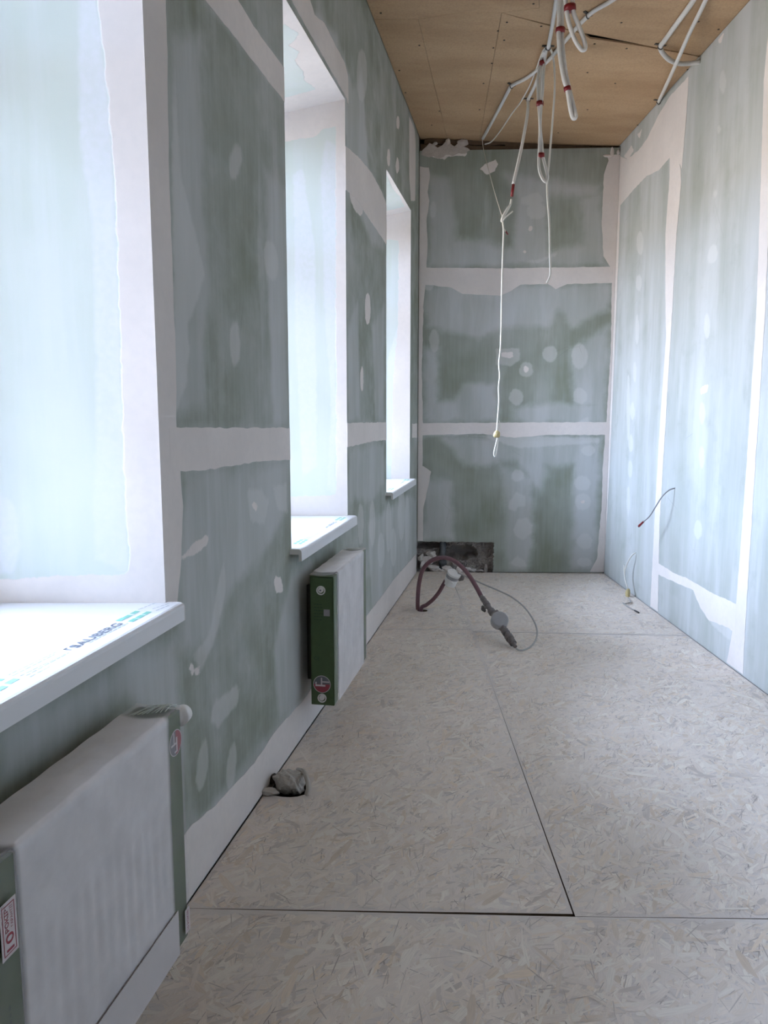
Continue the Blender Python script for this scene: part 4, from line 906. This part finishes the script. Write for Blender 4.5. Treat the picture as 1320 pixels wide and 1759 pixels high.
# taped pair and the cable that drops beside it
Yg = 4.56
pa = empty('cable_pair', C(937, 88, .01)); tag(pa, 'pair of white conduits taped three times, ending in a hairpin loop', 'conduit')
MB().tube(spline([C(936, 86, .012), Yp(931, 105, Yg), Yp(925, 130, Yg), Yp(924.5, 155, Yg), Yp(926, 185, Yg), Yp(928, 215, Yg), Yp(927, 250, Yg), Yp(926, 272, Yg), Yp(927, 292, Yg), Yp(932, 306, Yg), Yp(938, 312, Yg), Yp(941, 304, Yg), Yp(938, 288, Yg), Yp(933, 268, Yg), Yp(931, 245, Yg), Yp(928.5, 215, Yg-.02), Yp(930, 185, Yg-.02), Yp(932.5, 155, Yg-.02), Yp(934, 125, Yg-.02), Yp(936, 105, Yg-.02), C(939, 84, .014)], 7), 0.0085, 8).build('sheath', M_CONDUIT, pa, True)
MB().tube(spline([C(937, 87, .02), Yp(934, 108, Yg+.015), Yp(930, 140, Yg+.015), Yp(928.5, 175, Yg+.015)], 6), 0.0085, 8).build('inner_conduit', M_CONDUIT, pa, True)
wrap_tape(pa, Yp(932.5, 108, Yg-.01), (.1, 0, -1), 0.0175, .02); wrap_tape(pa, Yp(928, 178, Yg-.01), (0, 0, 1), 0.0205, .022); wrap_tape(pa, Yp(930, 267, Yg), (0, 0, 1), 0.019, .022)
run('cable', [C(944, 80, .006), Yp(950, 95, Yg), Yp(953, 120, Yg), Yp(953.5, 150, Yg), Yp(951, 190, Yg), Yp(947, 240, Yg), Yp(943, 285, Yg), Yp(940.5, 310, Yg), Yp(941, 340, Yg), Yp(944, 380, Yg), Yp(945, 430, Yg), Yp(946, 460, Yg), Yp(945.5, 474, Yg), Yp(940, 486, Yg)], 0.0058, M_WIRE, 'single white cable dropping beside the taped pair to a cut end', 'cable')
# right hand conduits
r1 = run('conduit', [C(1215, -45), C(1192, 0), C(1165, 38), C(1142, 70), C(1135, 80), C(1139, 91, .025), C(1151, 103, .038), C(1167, 109, .042), C(1184, 109, .034), tuple(on_right(1199, 107, RX-.012)), tuple(on_right(1203, 106, RX+.004))], 0.0125, M_CONDUIT, 'bowed conduit leaving its clip to enter the side wall top', 'conduit')
clip(r1, C(1135, 80), (-.3, 1, 0), 0.012)
r2 = run('conduit', [C(1225, -35), C(1212, 2, .014), C(1186, 55, .035), C(1167, 98, .07), C(1150, 136, .035), C(1136, 166, .012), C(1131, 178, .010)], 0.0105, M_CONDUIT, 'straight conduit crossing over the bowed one to the side wall corner', 'conduit')
clip(r2, C(1132, 175), (-.3, 1, 0), 0.011)

# wall cables on the right
w = empty('wall_cable', tuple(on_right(1160, 837))); tag(w, 'grey cable bending out of the side wall with a red taped tip', 'cable')
p0 = on_right(1160, 838); 
MB().tube(spline([tuple(p0+np.array([.004, 0, .0])), on_right(1150, 842, RX-0.03), on_right(1138, 853, RX-.065), on_right(1127, 870, RX-.09), on_right(1116, 887, RX-.11), on_right(1106, 896, RX-.125)], 7), 0.0042, 8).build('sheath', M_DIAL, w, True)
MB().tube([on_right(1106.5, 895.5, RX-.124), on_right(1098, 904, RX-.135)], [0.0055, 0.0075], 8).build('red_tape', M_TAPE, w, True)
w = empty('wall_cable', tuple(on_right(1093, 948))); tag(w, 'white cable arching from the side wall down to a yellowed connector on floor', 'cable')
q = on_z(1079, 1022, 0.03)
MB().tube(spline([tuple(on_right(1093, 949)+np.array([.004, 0, 0])), on_right(1086, 954, RX-.03), on_right(1078, 968, RX-.05), on_right(1073.5, 985, RX-.06), on_right(1075, 998, RX-.06), tuple(on_right(1079, 1010, RX-.05))], 7), 0.0045, 8).build('sheath', M_WIRE, w, True)
MB().tube(spline([tuple(on_right(1072.5, 970, RX-.065)), tuple(on_right(1073, 985, RX-.063)), tuple(on_right(1075, 998, RX-.06))], 7), 0.004, 8).build('second_core', M_WIRE, w, True)
cp = on_right(1079, 1019, RX-.055); o = lump('connector', tuple(cp), (0.018, 0.016, 0.04), M_YELLOW, w, 2, 0.2, 5); o.matrix_parent_inverse = Matrix.Translation(w.location).inverted()
MB().tube(spline([tuple(cp+np.array([0, 0, -.03])), tuple(on_z(1084, 1034, .008)), tuple(on_z(1074, 1037, .006)), tuple(on_z(1071, 1036, .006)), tuple(on_z(1082, 1044, .006)), tuple(on_z(1092, 1049, .007))], 7), 0.0045, 8).build('floor_tail', M_LEAD, w, True)
MB().tube([tuple(on_z(1091, 1048.6, .007)), tuple(on_z(1098, 1052.5, .007))], 0.0055, 8).build('tail_tip', M_CLIP, w, True)

# ================================================================== water hose and meter
h0 = on_z(720, 1047)
hs_ = empty('water_meter_hose', (hp[0], hp[1], 0)); tag(hs_, 'arched mauve hose rising from the floor with a water meter on its end', 'hose')
arch = [(h0[0]+.004, h0[1], -0.10), Yp(718, 1043, h0[1]), Yp(718.5, 1020, h0[1]), Yp(721, 998, h0[1]-.01), Yp(727, 978, h0[1]-.03), Yp(740, 964, h0[1]-.06), Yp(758, 958, h0[1]-.11), Yp(776, 961, h0[1]-.17), Yp(794, 974, h0[1]-.24), Yp(808, 991, h0[1]-.30), Yp(819, 1009, h0[1]-.36), Yp(828, 1026, h0[1]-.41)]
MB().tube(spline(arch, 8), 0.0135, 12).build('hose', M_HOSE, hs_, True)
e0 = Vector(Yp(827, 1024, h0[1]-.405)); e1 = Vector(tuple(on_z(886, 1111, 0.016)))
ax = (e1-e0); LL = ax.length; ax.normalize()
fpts = []; frad = []
for t, r_ in [(0, .012), (.04, .0135), (.05, .017), (.10, .017), (.105, .013), (.14, .013), (.145, .019), (.20, .019), (.205, .0155), (.30, .0155), (.305, .022), (.36, .022), (.37, .016), (.42, .016)]:
    fpts.append(tuple(e0+ax*LL*t)); frad.append(r_)
MB().tube(fpts, frad, 14).build('pipe_fitting', M_BRASS, hs_)
fpts = []; frad = []
for t, r_ in [(.66, .015), (.70, .015), (.705, .022), (.76, .022), (.765, .015), (.80, .015), (.805, .024), (.86, .024), (.865, .017), (.89, .017), (.895, .021), (.94, .020), (.945, .012), (1.0, .010)]:
    fpts.append(tuple(e0+ax*LL*t)); frad.append(r_)
MB().tube(fpts, frad, 14).build('pipe_coupling', M_BRASS, hs_)
mc = e0+ax*LL*0.54; toc = Vector((0.02, -0.75, 0.62)).normalized()
MB().tube([tuple(mc-ax*.075), tuple(mc-ax*.04), tuple(mc), tuple(mc+ax*.04), tuple(mc+ax*.075)], [.016, .026, .032, .026, .016], 16).build('meter_body', M_BRASS, hs_, True)
md = MB().tube([tuple(mc+toc*.004), tuple(mc+toc*.040), tuple(mc+toc*.044)], [.049, .049, .044], 24).build('meter_housing', M_DIAL, hs_)
MB().tube([tuple(mc+toc*.0441), tuple(mc+toc*.0455)], .040, 24).build('meter_glass', M_DIAL, md)
va = e0+ax*LL*.22; sd = Vector((-0.8, -0.25, -.35)).normalized()
vt = MB().tube([tuple(va), tuple(va+sd*.03)], .008, 10).build('valve_stem', M_BRASS, hs_)
vh = MB(); vh.tube([tuple(va+sd*.028-ax*.022), tuple(va+sd*.034), tuple(va+sd*.032+ax*.022)], [.008, .013, .008], 8); vh.build('valve_handle', M_CLIP, hs_)
vb2 = e0+ax*LL*.36; sd2 = Vector((0.7, -.3, .35)).normalized()
MB().tube([tuple(vb2), tuple(vb2+sd2*.03), tuple(vb2+sd2*.036)], [.012, .012, .006], 10).build('side_port', M_BRASS, hs_)
# second hose with white filter body
h2 = empty('capped_hose', (hp[0]+.012, hp[1]-.004, 0)); tag(h2, 'short mauve hose from the same floor hole holding a white valve body', 'hose')
MB().tube(spline([(hp[0]+.0, hp[1]-.006, -.10), Yp(724, 1046, hp[1]-.008), Yp(733, 1039, hp[1]-.02), Yp(744, 1030, hp[1]-.035), Yp(754, 1018, hp[1]-.05), Yp(761, 1006, hp[1]-.06), Yp(766, 997, hp[1]-.068)], 8), 0.0125, 12).build('hose', M_HOSE, h2, True)
vc = Vector(Yp(777, 993, hp[1]-.075)); vax = Vector((0.30, -0.35, 0.9)).normalized()
fb = MB().tube([tuple(vc-vax*.05), tuple(vc-vax*.046), tuple(vc-vax*.008), tuple(vc-vax*.006), tuple(vc+vax*.004)], [.032, .040, .040, .043, .043], 24).build('valve_body', M_WHITE, h2)
MB().tube([tuple(vc+vax*.004), tuple(vc+vax*.028)], [.0425, .0425], 24).build('grey_collar', M_DIAL, h2)
MB().tube([tuple(vc+vax*.028), tuple(vc+vax*.040), tuple(vc+vax*.042)], [.044, .044, .040], 24).build('valve_lid', M_WHITE, h2)
pd = Vector((-0.08, -1, -.2)).normalized(); pv = vc-vax*.027
MB().tube([tuple(pv+pd*t_) for t_ in (.025, .0515, .052, .0521, .0520, .020)], [.019, .019, .0185, .0130, .0125, .0125], 18).build('port', M_WHITE, fb)      # open bore
MB().tube([tuple(vc+Vector((.038, -.01, -.005))), tuple(vc+Vector((.062, -.012, .002))), tuple(vc+Vector((.07, -.012, .02)))], [.014, .016, .010], 10).build('brass_elbow', M_BRASS, h2)
lump('pink_stopper', Yp(790, 978, hp[1]-.085), (.022, .02, .022), M_FILL, h2, 2, .2, 9).matrix_parent_inverse = Matrix.Translation(h2.location).inverted()
# stiff lead joining the two
yc = hp[1]-.10
MB_ = MB().tube(spline([Yp(787, 984, yc), Yp(805, 992, yc-.03), Yp(832, 1004, yc-.09), Yp(858, 1015, yc-.15), Yp(880, 1026, yc-.20), Yp(900, 1042, yc-.26), tuple(on_z(915, 1062, .09)), tuple(on_z(922.5, 1080, .05)), tuple(on_z(922, 1096, .02)), tuple(on_z(914, 1109, .008)), tuple(on_z(902, 1116, .006)), tuple(on_z(893, 1117, .008)), tuple(on_z(887, 1114, .012))], 8), 0.0048, 8)
ld_ = empty('thin_lead', tuple(on_z(902, 1116))); tag(ld_, 'thin pale lead curving from the white valve body to the meter tip', 'cable')
MB_.build('sheath', M_LEAD, ld_, True)

# ================================================================== bagged pipe stub by the window wall
bg_ = empty('bagged_pipe_stub', (-0.335, 2.475, 0)); tag(bg_, 'crumpled plastic bag stuffed into a round hole in the floor', 'plastic bag')
bm = bmesh.new(); bmesh.ops.create_icosphere(bm, subdivisions=4, radius=1.0); rr = random.Random(21)
ds = [Vector((rr.gauss(0, 1), rr.gauss(0, 1), rr.gauss(0, 1))).normalized() for _ in range(26)]; hh = [rr.uniform(.68, 1.0) for _ in ds]
for v in bm.verts:
    d_ = v.co.normalized(); k_ = min([h_/max(.05, d_.dot(q_)) for q_, h_ in zip(ds, hh) if d_.dot(q_) > .05]+[1.15])
    k_ *= 1+0.05*math.sin(9*d_.x+7*d_.y+11*d_.z)+0.03*math.sin(23*d_.y-17*d_.z)
    v.co = Vector((d_.x*k_*.060, d_.y*k_*.050, d_.z*k_*.046))
    v.co = Matrix.Rotation(.5, 3, 'Y') @ v.co + Vector((-0.322, 2.478, 0.018))
me = bpy.data.meshes.new('bag'); bm.to_mesh(me); bm.free(); me.materials.append(M_BAG); o = bpy.data.objects.new('bag', me); link(o, bg_); o.matrix_parent_inverse = Matrix.Translation(bg_.location).inverted()
MB().tube(spline([tuple(on_z(512, 1322, .028)), tuple(on_z(522, 1326, .045)), tuple(on_z(528, 1340, .05)), tuple(on_z(530, 1354, .035)), tuple(on_z(527, 1364, .012))], 8), 0.008, 8).build('bag_rim', M_BAG, bg_, True)
lump('bag_tail', (-0.385, 2.43, 0.010), (.030, .022, .014), M_BAG, bg_, 2, .4, 4).matrix_parent_inverse = Matrix.Translation(bg_.location).inverted()
lump('dark_clump', (-0.385, 2.52, 0.012), (.018, .030, .014), M_VOID, bg_, 2, .4, 6).matrix_parent_inverse = Matrix.Translation(bg_.location).inverted()  # small dark lump beside the bag

# ================================================================== pipe and rubble in the wall hole
px = on_back(762, 950); pst = empty('riser_pipe', (px[0], 6.045, -.02)); tag(pst, 'dark grey riser pipe standing inside the knocked-out wall hole', 'pipe')
MB().tube([(px[0], 6.045, -.14), (px[0], 6.045, HZ1+.10)], .026, 16).build('pipe', M_PIPE, pst, True)
MB().tube([(px[0], 6.045, .05), (px[0], 6.045, .085)], .032, 16).build('pipe_collar', M_PIPE, pst, True)
rr = random.Random(17); spots = [(735, 962, 16, 9), (728, 972, 9, 8), (745, 975, 12, 6), (752, 981, 10, 5), (768, 976, 9, 6), (778, 983, 7, 4), (790, 979, 6, 4), (803, 977, 9, 4), (812, 984, 8, 3), (824, 983, 8, 2.5), (835, 976, 4, 8), (742, 952, 10, 7), (760, 984, 6, 3), (796, 985, 5, 2.5), (724, 958, 6, 8), (783, 968, 8, 5)]
desc = ['large grey rubble lump between riser pipe and window wall', 'broken plaster chunk by the window wall corner', 'flat rubble chunk below the grey lump', 'rubble chip at the hole lip', 'rubble chunk at the foot of the riser pipe', 'small rubble chip between riser pipe and dark cavity', 'small crumb in the middle of the hole', 'rubble chunk under the dark cavity', 'flat chip under the dark cavity', 'thin flake near the jagged hole edge', 'upright broken piece by the jagged hole edge', 'rubble piece under the dark gap', 'small chip before the riser pipe', 'tiny chip on the hole lip', 'tall broken piece against the window wall', 'rubble chunk beside the dark cavity']
for i, ((a_, b_, rx_, rz_), ds_) in enumerate(zip(spots, desc)):
    sc_ = 6.0/F_PX; yy = 6.022 if b_ > 970 else 6.045; p = on_y(a_, b_, yy); rz = rz_*sc_
    low = b_ > 970
    o = lump('rubble_chunk', (p[0], yy, max(p[2], rz*0.5) if low else p[2]), (rx_*sc_*.8, .018, rz*.85), M_RUBBLE, None, 2, .4, 60+i); tag(o, ds_, 'rubble', 'rubble in the wall hole')
